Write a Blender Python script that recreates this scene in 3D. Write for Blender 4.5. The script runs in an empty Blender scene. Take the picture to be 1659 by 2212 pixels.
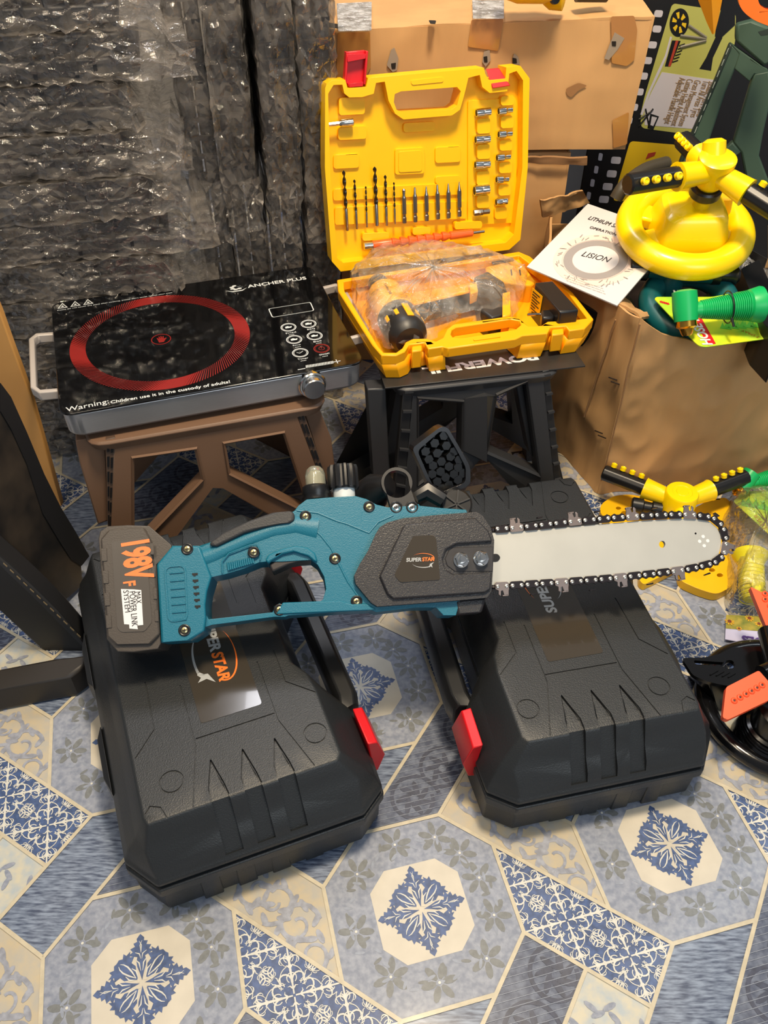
import bpy, bmesh, math, random
import numpy as np
from math import sin, cos, pi, radians as R_
from mathutils import Vector, Matrix, noise
from mathutils.geometry import tessellate_polygon
random.seed(7)
SC = bpy.context.scene; COL = SC.collection
# ---------------------------------------------------------------- camera
CAM_H = 0.98084; PITCH = .7581388; ROLL = .00823102; FPX = 1814.51; CX, CY = 829.5, 1106.0
_fw = np.array([0, cos(PITCH), -sin(PITCH)]); _rt = np.array([1., 0, 0]); _up = np.cross(_rt, _fw)
_a = _rt*cos(ROLL)+_up*sin(ROLL); _b = _up*cos(ROLL)-_rt*sin(ROLL); _O = np.array([0, 0, CAM_H])
cam_d = bpy.data.cameras.new('camera'); cam = bpy.data.objects.new('camera', cam_d); COL.objects.link(cam)
cam_d.sensor_fit = 'VERTICAL'; cam_d.sensor_height = 36; cam_d.sensor_width = 27; cam_d.lens = FPX/2212*36; cam_d.clip_start = .02
cam.matrix_world = Matrix(((_a[0], _b[0], -_fw[0], 0), (_a[1], _b[1], -_fw[1], 0), (_a[2], _b[2], -_fw[2], CAM_H), (0, 0, 0, 1)))
SC.camera = cam
# ---------------------------------------------------------------- view, world, lights
SC.view_settings.view_transform = 'Standard'; SC.view_settings.look = 'None'
SC.view_settings.gamma = 1; SC.view_settings.use_curve_mapping = False; SC.view_settings.exposure = 0.0
wd = bpy.data.worlds.new('world'); SC.world = wd; wd.use_nodes = True
wd.node_tree.nodes['Background'].inputs[0].default_value = (.86, .92, 1, 1); wd.node_tree.nodes['Background'].inputs[1].default_value = .21
def area(name, loc, look, size, power, col, size_y=None):
    d = bpy.data.lights.new(name, 'AREA'); d.energy = power; d.color = col; d.size = size
    if size_y: d.shape = 'RECTANGLE'; d.size_y = size_y
    o = bpy.data.objects.new(name, d); COL.objects.link(o); o.location = loc
    o.rotation_euler = (Vector(look)-Vector(loc)).to_track_quat('-Z', 'Y').to_euler(); return o
area('shop_front_daylight', (1.25, -1.7, 1.9), (.1, .7, 0), 1.5, 26, (.82, .92, 1), 1.1)
area('warm_ceiling_lamp', (.18, .70, 2.2), (.45, 1.25, .3), .28, 47, (1, .82, .58))
area('warm_tube_lamp', (-.7, .2, 2.4), (-.5, .5, .1), .22, 15, (1, .82, .6), .9)
area('cool_streak_light', (1.45, 1.42, 2.2), (.6, .8, 0), .10, 5, (.86, .94, 1), 1.3)  # added cool light, set to lay reflected streaks on the floor at right
area('film_highlight_light', (-.3, 1.9, 2.2), (-.3, 1.2, .5), .5, 12, (.95, .95, 1))  # added unseen light that gives the stack film its highlights
# ---------------------------------------------------------------- pixel -> place helpers
def ray(u, v): return _fw+_a*(u-CX)/FPX-_b*(v-CY)/FPX
def at(u, v, z=0.):
    d = ray(u, v); return Vector(_O+d*(z-CAM_H)/d[2])
def aty(u, v, y):
    d = ray(u, v); return Vector(_O+d*y/d[1])
def onp(u, v, P, n):
    d = ray(u, v); n = np.array(n, float); return Vector(_O+d*(np.dot(np.array(P)-_O, n)/np.dot(d, n)))
def crop(ox, oy, s): return lambda *q: [(ox+x*s, oy+y*s) for x, y in q]
# ---------------------------------------------------------------- materials
MATS = {}
def srgb(c):
    return tuple(((v/255)/12.92 if v/255 <= .04045 else ((v/255+.055)/1.055)**2.4) for v in c)+(1,)
def mat(name, col, rough=.5, metal=0., bump=0., bscale=300., var=0., vscale=8., col2=None, spec=.5, coat=0., stretch=None, alpha=None, trans=0., det=4):
    if name in MATS: return MATS[name]
    m = bpy.data.materials.new(name); m.use_nodes = True; nt = m.node_tree; N = nt.nodes; L = nt.links
    b = N['Principled BSDF']; b.inputs['Base Color'].default_value = srgb(col); b.inputs['Roughness'].default_value = rough
    b.inputs['Metallic'].default_value = metal; b.inputs['Specular IOR Level'].default_value = spec; b.inputs['Coat Weight'].default_value = coat
    b.inputs['Transmission Weight'].default_value = trans
    tc = N.new('ShaderNodeTexCoord'); mp = N.new('ShaderNodeMapping'); L.new(tc.outputs['Object'], mp.inputs[0])
    if stretch: mp.inputs['Scale'].default_value = stretch
    if var or col2:
        n = N.new('ShaderNodeTexNoise'); n.inputs['Scale'].default_value = vscale; n.inputs['Detail'].default_value = det; L.new(mp.outputs[0], n.inputs[0])
        r = N.new('ShaderNodeValToRGB'); L.new(n.outputs[0], r.inputs[0]); c = srgb(col)
        r.color_ramp.elements[0].position = .35; r.color_ramp.elements[1].position = .65
        r.color_ramp.elements[0].color = c if col2 else tuple(x*(1-var) for x in c[:3])+(1,)
        r.color_ramp.elements[1].color = srgb(col2) if col2 else tuple(min(1, x*(1+var)) for x in c[:3])+(1,)
        L.new(r.outputs[0], b.inputs['Base Color'])
    if bump:
        n = N.new('ShaderNodeTexNoise'); n.inputs['Scale'].default_value = bscale; n.inputs['Detail'].default_value = 3; L.new(mp.outputs[0], n.inputs[0])
        bp = N.new('ShaderNodeBump'); bp.inputs['Strength'].default_value = bump; bp.inputs['Distance'].default_value = .002
        L.new(n.outputs[0], bp.inputs['Height']); L.new(bp.outputs[0], b.inputs['Normal'])
    MATS[name] = m; return m
def film(name, tint=(235, 238, 242), haze=.10, gloss=.18, bscale=25., bump=.5, rough=.12):
    if name in MATS: return MATS[name]
    m = bpy.data.materials.new(name); m.use_nodes = True; nt = m.node_tree; N = nt.nodes; L = nt.links
    N.remove(N['Principled BSDF']); out = N['Material Output']
    tr = N.new('ShaderNodeBsdfTransparent'); tr.inputs[0].default_value = (.97, .97, .97, 1)
    gl = N.new('ShaderNodeBsdfGlossy'); gl.inputs['Roughness'].default_value = rough
    df = N.new('ShaderNodeBsdfDiffuse'); df.inputs[0].default_value = srgb(tint)
    tc = N.new('ShaderNodeTexCoord'); n = N.new('ShaderNodeTexNoise'); n.inputs['Scale'].default_value = bscale; n.inputs['Detail'].default_value = 5
    L.new(tc.outputs['Object'], n.inputs[0]); bp = N.new('ShaderNodeBump'); bp.inputs['Strength'].default_value = bump; bp.inputs['Distance'].default_value = .02
    L.new(n.outputs[0], bp.inputs['Height']); L.new(bp.outputs[0], gl.inputs['Normal'])
    fr = N.new('ShaderNodeLayerWeight'); fr.inputs[0].default_value = gloss; L.new(bp.outputs[0], fr.inputs['Normal'])
    mx = N.new('ShaderNodeMixShader'); L.new(fr.outputs['Facing'], mx.inputs[0]); L.new(tr.outputs[0], mx.inputs[1]); L.new(gl.outputs[0], mx.inputs[2])
    hz = N.new('ShaderNodeMapRange'); hz.inputs[1].default_value = .35; hz.inputs[2].default_value = .75; hz.inputs[3].default_value = haze*.3; hz.inputs[4].default_value = haze*2
    L.new(n.outputs[0], hz.inputs[0])
    m2 = N.new('ShaderNodeMixShader'); L.new(hz.outputs[0], m2.inputs[0]); L.new(mx.outputs[0], m2.inputs[1]); L.new(df.outputs[0], m2.inputs[2])
    L.new(m2.outputs[0], out.inputs[0]); MATS[name] = m; return m
# ---------------------------------------------------------------- object helpers
WM = {}
def thing(name, label, cat, loc=(0, 0, 0), rotz=0., group=None, mtx=None):
    o = bpy.data.objects.new(name, None); COL.objects.link(o); o.empty_display_size = .02
    M = mtx if mtx is not None else Matrix.Translation(Vector(loc)) @ Matrix.Rotation(rotz, 4, 'Z')
    o.matrix_world = M; WM[o] = M.copy(); o['label'] = label; o['category'] = cat
    if group: o['group'] = group
    return o
def tag(o, label, cat, group=None):
    o['label'] = label; o['category'] = cat
    if group: o['group'] = group
    return o
def finish(bm, name, mats, parent=None, smooth=35, bevel=0, seg=2, local=False, label=None, mods=(), bang=40):
    if not isinstance(mats, (list, tuple)): mats = [mats]
    M = WM.get(parent, Matrix.Identity(4)) if parent else None
    if parent is None and not local:      # top level mesh: put origin at the base centre
        if bm.verts:
            xs = [v.co.copy() for v in bm.verts]; mn = Vector([min(v[i] for v in xs) for i in range(3)]); mx = Vector([max(v[i] for v in xs) for i in range(3)])
            M = Matrix.Translation(((mn.x+mx.x)/2, (mn.y+mx.y)/2, mn.z))
        else: M = Matrix.Identity(4)
    if not local and M is not None: bmesh.ops.transform(bm, matrix=M.inverted(), verts=bm.verts)
    me = bpy.data.meshes.new(name); bm.to_mesh(me); bm.free()
    for m in mats: me.materials.append(m)
    o = bpy.data.objects.new(name, me); COL.objects.link(o)
    if smooth is not None:
        for p in me.polygons: p.use_smooth = True
        try: me.set_sharp_from_angle(angle=R_(smooth))
        except Exception: pass
    if parent: o.parent = parent; WM[o] = WM.get(parent, Matrix.Identity(4)).copy()
    elif not local: o.matrix_world = M; WM[o] = M.copy()
    if bevel:
        b = o.modifiers.new('bevel', 'BEVEL'); b.width = bevel; b.segments = seg; b.limit_method = 'ANGLE'; b.angle_limit = R_(bang); b.harden_normals = False
    if label: o['label'] = label
    return o
class MB:
    def __init__(s): s.bm = bmesh.new(); s.mi = 0
    def face(s, vs):
        try: f = s.bm.faces.new(vs); f.material_index = s.mi; return f
        except ValueError: return None
    def poly(s, pts): return s.face([s.bm.verts.new(p) for p in pts])
    def rings(s, rings, close=True, cap0=True, cap1=True):
        V = [[s.bm.verts.new(p) for p in r] for r in rings]; n = len(V[0])
        for i in range(len(V)-1):
            for j in range(n if close else n-1):
                s.face([V[i][j], V[i][(j+1) % n], V[i+1][(j+1) % n], V[i+1][j]])
        if cap0: s.face(V[0][::-1])
        if cap1: s.face(V[-1])
        return s
    def box(s, c, sz, M=None):
        x, y, z = [v/2 for v in sz]; c = Vector(c)
        P = [c+Vector(q) for q in ((-x, -y, -z), (x, -y, -z), (x, y, -z), (-x, y, -z), (-x, -y, z), (x, -y, z), (x, y, z), (-x, y, z))]
        if M: P = [M @ p for p in P]
        v = [s.bm.verts.new(p) for p in P]
        for f in ((0, 3, 2, 1), (4, 5, 6, 7), (0, 1, 5, 4), (1, 2, 6, 5), (2, 3, 7, 6), (3, 0, 4, 7)): s.face([v[i] for i in f])
        return s
    def prism(s, bot, top, hbot=(), htop=()):   # outlines with holes, matching counts
        def cap(o, hs, flip):
            loops = [o]+list(hs); tri = tessellate_polygon([[Vector(p) for p in l] for l in loops]); fl = [v for l in loops for v in l]; return tri
        LB = [[s.bm.verts.new(p) for p in l] for l in [bot]+list(hbot)]; LT = [[s.bm.verts.new(p) for p in l] for l in [top]+list(htop)]
        n0 = Vector((0, 0, 0))
        for L_, src in ((LB, [bot]+list(hbot)), (LT, [top]+list(htop))):
            fl = [v for l in L_ for v in l]
            for t in tessellate_polygon([[Vector(p) for p in l] for l in src]): s.face([fl[i] for i in t])
        for a, b in zip(LB, LT):
            n = len(a)
            for j in range(n): s.face([a[j], a[(j+1) % n], b[(j+1) % n], b[j]])
        bmesh.ops.recalc_face_normals(s.bm, faces=s.bm.faces); return s
    def ext(s, pts, d, holes=()):    # extrude world points by vector d
        d = Vector(d); pts = [Vector(p) for p in pts]; hs = [[Vector(p) for p in h] for h in holes]
        return s.prism(pts, [p+d for p in pts], hs, [[p+d for p in h] for h in hs])
    def tube(s, path, r, n=10, cap=True):
        path = [Vector(p) for p in path]; rr = r if isinstance(r, (list, tuple)) else [r]*len(path); up = None; rings = []
        for i, p in enumerate(path):
            t = (path[min(i+1, len(path)-1)]-path[max(i-1, 0)]).normalized()
            if up is None: up = t.orthogonal().normalized()
            up = (up-t*up.dot(t)); up = up.normalized() if up.length > 1e-6 else t.orthogonal().normalized(); w = t.cross(up)
            rings.append([p+(up*cos(2*pi*k/n)+w*sin(2*pi*k/n))*rr[i] for k in range(n)])
        return s.rings(rings, cap0=cap, cap1=cap)
    def lathe(s, base, axis, prof, n=20, sq=None):   # prof list of (dist along axis, radius)
        base = Vector(base); ax = Vector(axis).normalized(); u = ax.orthogonal().normalized(); w = ax.cross(u)
        return s.rings([[base+ax*h+(u*cos(2*pi*k/n)+w*sin(2*pi*k/n))*max(r, 1e-5) for k in range(n)] for h, r in prof])
    def torus(s, c, ax, R, r, n=48, m=14, sx=1.):
        c = Vector(c); ax = Vector(ax).normalized(); u = ax.orthogonal().normalized(); w = ax.cross(u); V = []
        for i in range(n):
            t = 2*pi*i/n; d = u*cos(t)+w*sin(t); V.append([s.bm.verts.new(c+d*(R+r*cos(2*pi*j/m))+ax*(r*sx*sin(2*pi*j/m))) for j in range(m)])
        for i in range(n):
            for j in range(m): s.face([V[i][j], V[(i+1) % n][j], V[(i+1) % n][(j+1) % m], V[i][(j+1) % m]])
        return s
    def build(s, name, mats, parent=None, **k): return finish(s.bm, name, mats, parent, **k)
def rnd(poly, r, n=4):      # round the corners of a 2D/3D polygon
    P = [Vector(p) for p in poly]; out = []; N = len(P)
    for i, p in enumerate(P):
        a = P[i-1]-p; b = P[(i+1) % N]-p; rr = min(r, a.length*.45, b.length*.45); A = p+a.normalized()*rr; B = p+b.normalized()*rr
        for k in range(n+1):
            t = k/n; out.append(A*(1-t)**2+p*2*t*(1-t)+B*t*t)
    return out
def sm(poly, k=3, closed=True):   # Catmull-Rom smoothing
    P = [Vector(p) for p in poly]; N = len(P); out = []
    for i in range(N if closed else N-1):
        g = (lambda j: P[j % N]) if closed else (lambda j: P[max(0, min(N-1, j))])
        p0, p1, p2, p3 = g(i-1), g(i), g(i+1), g(i+2)
        for q in range(k):
            t = q/k; out.append(.5*((2*p1)+(p2-p0)*t+(2*p0-5*p1+4*p2-p3)*t*t+(3*p1-p0-3*p2+p3)*t**3))
    if not closed: out.append(P[-1])
    return out
def zpoly(px, z): return [at(u, v, z) for u, v in px]
def slab(px, z0, z1): # outline measured on its top plane z1, extruded down to z0
    m = MB(); P = zpoly(px, z1); m.ext(P, (0, 0, z0-z1)); return m
def text(txt, size, mats, parent, M, name='lettering', ext=.00015, bold=0., shear=0., sx=1., space=1., align='LEFT', label=None, frame='world', fit=None, fity=None):
    c = bpy.data.curves.new('txt', 'FONT'); c.body = txt; c.size = size; c.extrude = ext; c.offset = bold; c.shear = shear; c.space_character = space; c.align_x = align; c.resolution_u = 3
    o = bpy.data.objects.new('txt', c); COL.objects.link(o); bpy.context.view_layer.update()
    me = bpy.data.meshes.new_from_object(o.evaluated_get(bpy.context.evaluated_depsgraph_get())); bpy.data.objects.remove(o); bpy.data.curves.remove(c)
    bm = bmesh.new(); bm.from_mesh(me); bpy.data.meshes.remove(me)
    for f in bm.faces: f.material_index = 0
    if fit:      # scale to the measured width / height of the lettering
        xs = [v.co.x for v in bm.verts]; ys = [v.co.y for v in bm.verts]; w = max(xs)-min(xs); h = max(ys)-min(ys)
        bmesh.ops.transform(bm, matrix=Matrix.Diagonal((fit/w, (fity/h) if fity else fit/w, 1, 1)) @ Matrix.Translation((-min(xs) if align == 'LEFT' else -(min(xs)+max(xs))/2, -min(ys) if fity else 0, 0)), verts=bm.verts)
    bmesh.ops.transform(bm, matrix=M @ Matrix.Diagonal((sx, 1, 1, 1)), verts=bm.verts)
    return finish(bm, name, mats, parent, smooth=None, label=label, local=(frame == 'local'))
def frame(o, x, n):    # matrix with origin o, x direction, normal n
    x = Vector(x).normalized(); n = Vector(n).normalized(); y = n.cross(x).normalized(); x = y.cross(n)
    return Matrix(((x[0], y[0], n[0], o[0]), (x[1], y[1], n[1], o[1]), (x[2], y[2], n[2], o[2]), (0, 0, 0, 1)))
def copy_tree(o, parent=None):
    c = o.copy(); COL.objects.link(c); c.parent = parent
    for ch in list(o.children):
        copy_tree(ch, c)
    return c
def ribbon(pts, w):     # flat quads along a 2D path with width(s)
    out = []; n = len(pts); ww = w if isinstance(w, (list, tuple)) else [w]*n; L_ = []; 
    for i in range(n):
        a = Vector(pts[max(i-1, 0)]); b = Vector(pts[min(i+1, n-1)]); t = (b-a).normalized(); q = Vector((-t.y, t.x))*ww[i]/2; p = Vector(pts[i]); L_.append((p+q, p-q))
    for i in range(n-1): out.append([L_[i][0], L_[i][1], L_[i+1][1], L_[i+1][0]])
    return out
def structure(o): o['kind'] = 'structure'; return o
# ================================================================ FLOOR
# vinyl floor sheet: octagon / diagonal-quad tessellation, unit U = 1/6 of the repeat
SP = .31; U = SP/6; TH = .2553584; OX, OY = .14992652*SP, 1.23201366*SP
FM = dict(
 octagon=mat('floor_octagon_print', (122, 130, 148), .33, col2=(150, 156, 170), vscale=150, bump=.05, bscale=500, spec=.45),
 flower=mat('floor_olive_flower_print', (112, 116, 118), .33, var=.12, vscale=200),
 pale=mat('floor_pale_leaf_print', (138, 146, 162), .33, var=.1, vscale=160),
 cream=mat('floor_cream_print', (198, 191, 176), .33, var=.05, vscale=30),
 blue=mat('floor_damask_blue', (62, 84, 128), .33, var=.25, vscale=150),
 line=mat('floor_damask_line', (205, 204, 196), .33, var=.06, vscale=90),
 slate=mat('floor_slate_print', (104, 113, 132), .33, col2=(66, 75, 98), vscale=110),
 ink=mat('floor_slate_ink', (58, 64, 84), .33, var=.2, vscale=120),
 grass=mat('floor_grass_print', (58, 70, 96), .33, col2=(132, 146, 168), vscale=60, stretch=(1, 6, 1), det=6),
 kite=mat('floor_scroll_ground', (188, 174, 146), .33, col2=(172, 168, 158), vscale=60),
 scroll=mat('floor_scroll_print', (146, 150, 162), .33, var=.2, vscale=120),
 light=mat('floor_light_print', (166, 176, 182), .33, col2=(196, 190, 170), vscale=70),
 grout=mat('floor_grout_print', (192, 182, 158), .33, var=.08, vscale=90))
FK = list(FM); 
def damp(n_):  # slight sheet sheen ripples
    pass
for k_, m_ in FM.items():     # shared gentle waviness so reflections streak
    nt = m_.node_tree; b_ = nt.nodes['Principled BSDF']; n = nt.nodes.new('ShaderNodeTexNoise'); n.inputs['Scale'].default_value = 9; n.inputs['Detail'].default_value = 1.5
    tc = nt.nodes.new('ShaderNodeTexCoord'); mp = nt.nodes.new('ShaderNodeMapping'); mp.inputs['Scale'].default_value = (1.6, .5, 1); mp.inputs['Rotation'].default_value = (0, 0, .5); nt.links.new(tc.outputs['Object'], mp.inputs[0]); nt.links.new(mp.outputs[0], n.inputs[0])
    bp = nt.nodes.new('ShaderNodeBump'); bp.inputs['Strength'].default_value = .5; bp.inputs['Distance'].default_value = .01; nt.links.new(n.outputs[0], bp.inputs['Height'])
    if b_.inputs['Normal'].links: nt.links.new(bp.outputs[0], b_.inputs['Normal'].links[0].from_node.inputs['Normal'])
    else: nt.links.new(bp.outputs[0], b_.inputs['Normal'])
    b_.inputs['Coat Weight'].default_value = .22; b_.inputs['Coat Roughness'].default_value = .12
    b_.inputs['Roughness'].default_value = .5
def clipc(poly, clip):     # Sutherland-Hodgman, clip = convex ccw
    out = [Vector(p) for p in poly]
    for i in range(len(clip)):
        a = Vector(clip[i]); b = Vector(clip[(i+1) % len(clip)]); e = b-a; inp = out; out = []
        if not inp: return []
        sd = lambda p: e.x*(p.y-a.y)-e.y*(p.x-a.x)
        for j, p in enumerate(inp):
            q = inp[j-1]; sp, sq = sd(p), sd(q)
            if (sp >= 0) != (sq >= 0): out.append(q+(p-q)*(sq/(sq-sp)))
            if sp >= 0: out.append(p)
    return out
def area2(p): return sum(p[i-1][0]*p[i][1]-p[i][0]*p[i-1][1] for i in range(len(p)))
def ccw(p): return p if area2(p) > 0 else p[::-1]
CELL = []     # (material key, layer, polygon in U units)
def addp(key, layer, poly, clip=None):
    poly = [Vector(p) for p in poly]
    if clip: poly = clipc(poly, clip)
    if len(poly) >= 3 and abs(area2(poly)) > 1e-5: CELL.append((key, layer, ccw([tuple(p) for p in poly])))
OCT = [(2, 1), (1, 2), (-1, 2), (-2, 1), (-2, -1), (-1, -2), (1, -2), (2, -1)]
DAM = ccw([(2, 1), (5, -2), (4, -3), (2, -1)]); SLA = ccw([(2, 5), (3, 4), (1, 2), (-1, 2)]); GRA = ccw([(5, 4), (7, 4), (4, 1), (3, 2)])
LIG = ccw([(3, 4), (4, 3), (3, 2), (2, 3)]); KIT = ccw([(1, 2), (2, 1), (4, -1), (4, 1), (2, 3)])
for k_, p_ in (('octagon', OCT), ('blue', DAM), ('slate', SLA), ('grass', GRA), ('light', LIG), ('kite', KIT)): addp(k_, 0, p_)
IN = [(1.02, .6), (.6, 1.02), (-.6, 1.02), (-1.02, .6), (-1.02, -.6), (-.6, -1.02), (.6, -1.02), (1.02, -.6)]
addp('cream', 1, IN)
arm = [(.05, 0), (.2, .04), (.34, .09), (.44, .10), (.53, .08), (.56, .17), (.60, .26), (.65, .17), (.72, .22), (.75, .12), (.82, .15), (.84, .07), (.90, .08), (.99, 0)]
lobe = [(.08, .08), (.22, .11), (.36, .12), (.44, .20), (.56, .14), (.56, .23), (.68, .22), (.61, .30), (.66, .36), (.56, .38), (.56, .46), (.50, .50)]
def rot(p, k):
    x, y = p
    for _ in range(k): x, y = -y, x
    return (x, y)
for k in range(4):
    P = arm+[(x, -y) for x, y in arm[::-1][1:-1]]; addp('blue', 2, [rot(p, k) for p in P])
    P = lobe+[(y, x) for x, y in lobe[::-1]]; addp('blue', 2, [rot(p, k) for p in P])
    for s_ in (1, -1):
        for (a_, b_, w_) in (((.24, .02), (.5, .13), .018), ((.48, .01), (.63, .12), .015), ((.12, .08), (.33, .2), .02), ((.6, .0), (.85, .03), .012)):
            m_ = ((a_[0]+b_[0])/2+.03, (a_[1]+b_[1])/2-.03)
            for q in ribbon([rot((x, y*s_), k) for x, y in (a_, m_, b_)], [w_*.4, w_*1.6, w_*.5]): addp('line', 3, q)
    for q in ribbon([rot((t, t+.10*sin((t-.12)*9)), k) for t in (.12, .2, .28, .36, .43)], [.01, .03, .03, .02, .008]): addp('line', 3, q)
    for q in ribbon([rot((t+.10*sin((t-.12)*9), t), k) for t in (.12, .2, .28, .36, .43)], [.01, .03, .03, .02, .008]): addp('line', 3, q)
    addp('cream', 3, [rot((.07+.05*cos(t), .07+.03*sin(t)), k) for t in [i*pi/4 for i in range(8)]])
def ell(cx_, cy_, a_, b_, th_, n=9): return [(cx_+a_*cos(t)*cos(th_)-b_*sin(t)*sin(th_), cy_+a_*cos(t)*sin(th_)+b_*sin(t)*cos(th_)) for t in [2*pi*i/n for i in range(n)]]
rs = random.Random(3)
for i, (fx, fy) in enumerate([(1.45, .35), (.75, 1.5), (-.2, 1.55), (-1.2, 1.1), (-1.5, -.1), (-1.0, -1.15), (-.05, -1.5), (1.05, -1.3), (1.5, -.5), (1.2, 1.0)]):
    t0 = rs.random()*3
    for k in range(6):
        t = t0+k*pi/3; addp('flower', 1, ell(fx+.23*cos(t), fy+.23*sin(t), .17, .078, t), OCT)
    addp('line', 2, ell(fx, fy, .03, .03, 0), OCT)
for i in range(52):
    t = i*2*pi/52+.1; rr = 1.25+.42*rs.random(); addp(('pale', 'flower')[i % 3 == 0], 1, ell(rr*cos(t), rr*sin(t), .11, .035, rs.random()*3), OCT)
def arcs(cx_, cy_, r0, t0, t1, n=9): return [(cx_+r0*cos(t0+(t1-t0)*i/n), cy_+r0*sin(t0+(t1-t0)*i/n)) for i in range(n+1)]
def spiral(cx_, cy_, r0, r1, t0, t1, n=12): return [(cx_+(r0+(r1-r0)*i/n)*cos(t0+(t1-t0)*i/n), cy_+(r0+(r1-r0)*i/n)*sin(t0+(t1-t0)*i/n)) for i in range(n+1)]
for c in ((2, 0), (3, -1), (4, -2), (5, -3)):      # filigree: square tile of diagonal 1 about each centre, mirrored 8x
    for k in range(4):
        for mir in (1, -1):
            def T(p, k=k, mir=mir, c=c):
                x, y = rot((p[0], p[1]*mir), k); return (c[0]+x, c[1]+y)
            def rb(pts, w):
                for q in ribbon([T(p) for p in pts], w): addp('line', 2, q, DAM)
            rb([(.03, 0), (.5, 0), (.97, 0)], [.03, .05, .03]) if mir == 1 else None
            n = 12
            rb(arcs(.34, .0, .10, .25, 2.5), .02); rb(arcs(.34, .0, .24, .3, 1.9), .018); rb(arcs(.74, .0, .10, .4, 2.6), .018); rb(arcs(.74, 0, .18, .9, 2.5), .016); rb(arcs(.55, .5, .16, 3.3, 5.2), .016); rb(arcs(.45, .45, .08, 3.2, 5.6), .014)
            rb(spiral(.30, .17, .17, .05, -pi/2-.3, pi*1.15), [.035]*6+[.028]*4+[.015]*3)
            rb(spiral(.66, .14, .15, .04, -pi*.75, pi*.9), [.032]*6+[.024]*4+[.012]*3)
            rb(spiral(.52, .36, .13, .04, pi*.1, pi*1.6), [.028]*7+[.015]*6)
            for j in range(4): x = .14+j*.2; rb([(x, .01), (x+.05, .06), (x+.04, .11)], [.035, .025, .008])
            for j in range(3): x = .2+j*.13; rb([(x, x*.85), (x+.07, x*.85+.02), (x+.1, x*.85+.07)], [.02, .022, .006])
for i in range(3):
    c = [(2.35, 4.05), (1.45, 3.15), (.55, 2.55)][i]
    for q in ribbon(spiral(c[0], c[1], .62, .45, 0, 2*pi, 20), .09): addp('ink', 1, q, SLA)
    for j in range(7): t = j*.9+i; addp('ink', 1, ell(c[0]+.25*cos(t), c[1]+.25*sin(t), .22, .07, t+.5), SLA)
for i in range(46):
    y = 2.0+i*.068
    for q in ribbon([(-1, y), (1, y), (3, y)], .011): addp('pale' if i % 2 else 'slate', 2 if i % 2 else 1, q, SLA) if i % 2 else None
for i, c in enumerate(((3.3, .35), (2.55, 1.3), (3.5, -.35), (2.05, 2.2), (2.9, .95))):
    for q in ribbon(spiral(c[0], c[1], .5, .1, i, i+2*pi*1.3, 22), [.10]*12+[.07]*11): addp('scroll', 1, q, KIT)
    for j in range(6): t = i+j*1.05; addp('scroll', 1, ell(c[0]+.42*cos(t), c[1]+.42*sin(t), .17, .07, t+.9), KIT)
for i in range(12): addp('octagon', 1, ell(2.3+rs.random()*1.4, 2.4+rs.random()*1.3, .16, .06, rs.random()*3), LIG)
def seg(a_, b_):
    for q in ribbon([a_, b_], .085): addp('grout', 4, q)
for i in range(8): seg(OCT[i], OCT[(i+1) % 8])
for a_, b_ in (((1, 2), (3, 4)), ((-1, 2), (2, 5)), ((2, 1), (5, -2)), ((2, -1), (4, -3)), ((5, 4), (3, 2)), ((7, 4), (4, 1)), ((2, 3), (4, 1)), ((3, 4), (5, 4)) if 0 else ((3, 4), (4, 3)), ((4, 1), (4, -1)), ((3, 4), (4, 3))): seg(a_, b_)
fb = bmesh.new(); cth, sth = cos(TH), sin(TH)
for i in range(-4, 5):
    for j in range(-1, 8):
        ax_, ay_ = (i+.3)*SP, (j+.3)*SP; wx = OX+cth*ax_-sth*ay_; wy = OY+sth*ax_+cth*ay_
        p_ = Vector((wx, wy, 0)); 
        if wy < .1 or wy > 2.4 or abs(wx) > .45+wy*.55: continue
        far = wy > 1.5
        for idx, (key, lay, poly) in enumerate(CELL):
            if far and lay in (2, 3): continue
            V = []; ez = lay*.0002+idx*1.2e-7
            for x, y in poly:
                X, Y = (i*6+x)*U, (j*6+y)*U; V.append(fb.verts.new((OX+cth*X-sth*Y, OY+sth*X+cth*Y, -.0011+ez)))
            try: f = fb.faces.new(V); f.material_index = FK.index(key)
            except ValueError: pass
# plain margin of the same sheet around the patterned field
for x0, x1, y0, y1 in ((-3, 3, -1.6, 3.2),):
    f = fb.faces.new([fb.verts.new(p) for p in ((x0, y0, -.0018), (x1, y0, -.0018), (x1, y1, -.0018), (x0, y1, -.0018))]); f.material_index = FK.index('octagon')
floor = structure(finish(fb, 'floor', [FM[k] for k in FK], None, smooth=None, local=True))
m = MB(); m.box((0, 3.05, 1.2), (6, .1, 2.6)); structure(m.build('wall_back', mat('wall_paint', (150, 142, 130), .8, var=.06, vscale=3), local=True))
# ================================================================ CHAINSAW CASES
CASE = mat('black_blow_moulded_plastic', (35, 38, 41), .42, bump=.22, bscale=650, spec=.5)
CASE2 = mat('black_smooth_plastic', (30, 31, 33), .38, spec=.4)
RED = mat('red_latch_plastic', (205, 22, 30), .35)
LABEL = mat('glossy_brown_black_label', (62, 56, 48), .14, spec=.6, coat=.4)
SILV = mat('silver_print', (170, 172, 172), .4); ORNG = mat('orange_print', (250, 120, 40), .45)
def mirror(h): return h+[(x, -y) for x, y in h[::-1]]
RA = mirror([(-.150, -.205), (-.122, -.243), (.110, -.247), (.141, -.225), (.147, -.130), (.122, -.095), (.104, -.070)])
RB = mirror([(-.132, -.202), (-.125, -.223), (.113, -.226), (.124, -.214), (.124, -.118), (.110, -.085), (.092, -.066)])
RC = mirror([(-.118, -.200), (-.115, -.209), (.094, -.211), (.100, -.202), (.101, -.112), (.098, -.088), (.085, -.064)])
def lerp2(A, B, t): return [(a[0]+(b[0]-a[0])*t, a[1]+(b[1]-a[1])*t) for a, b in zip(A, B)]
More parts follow.
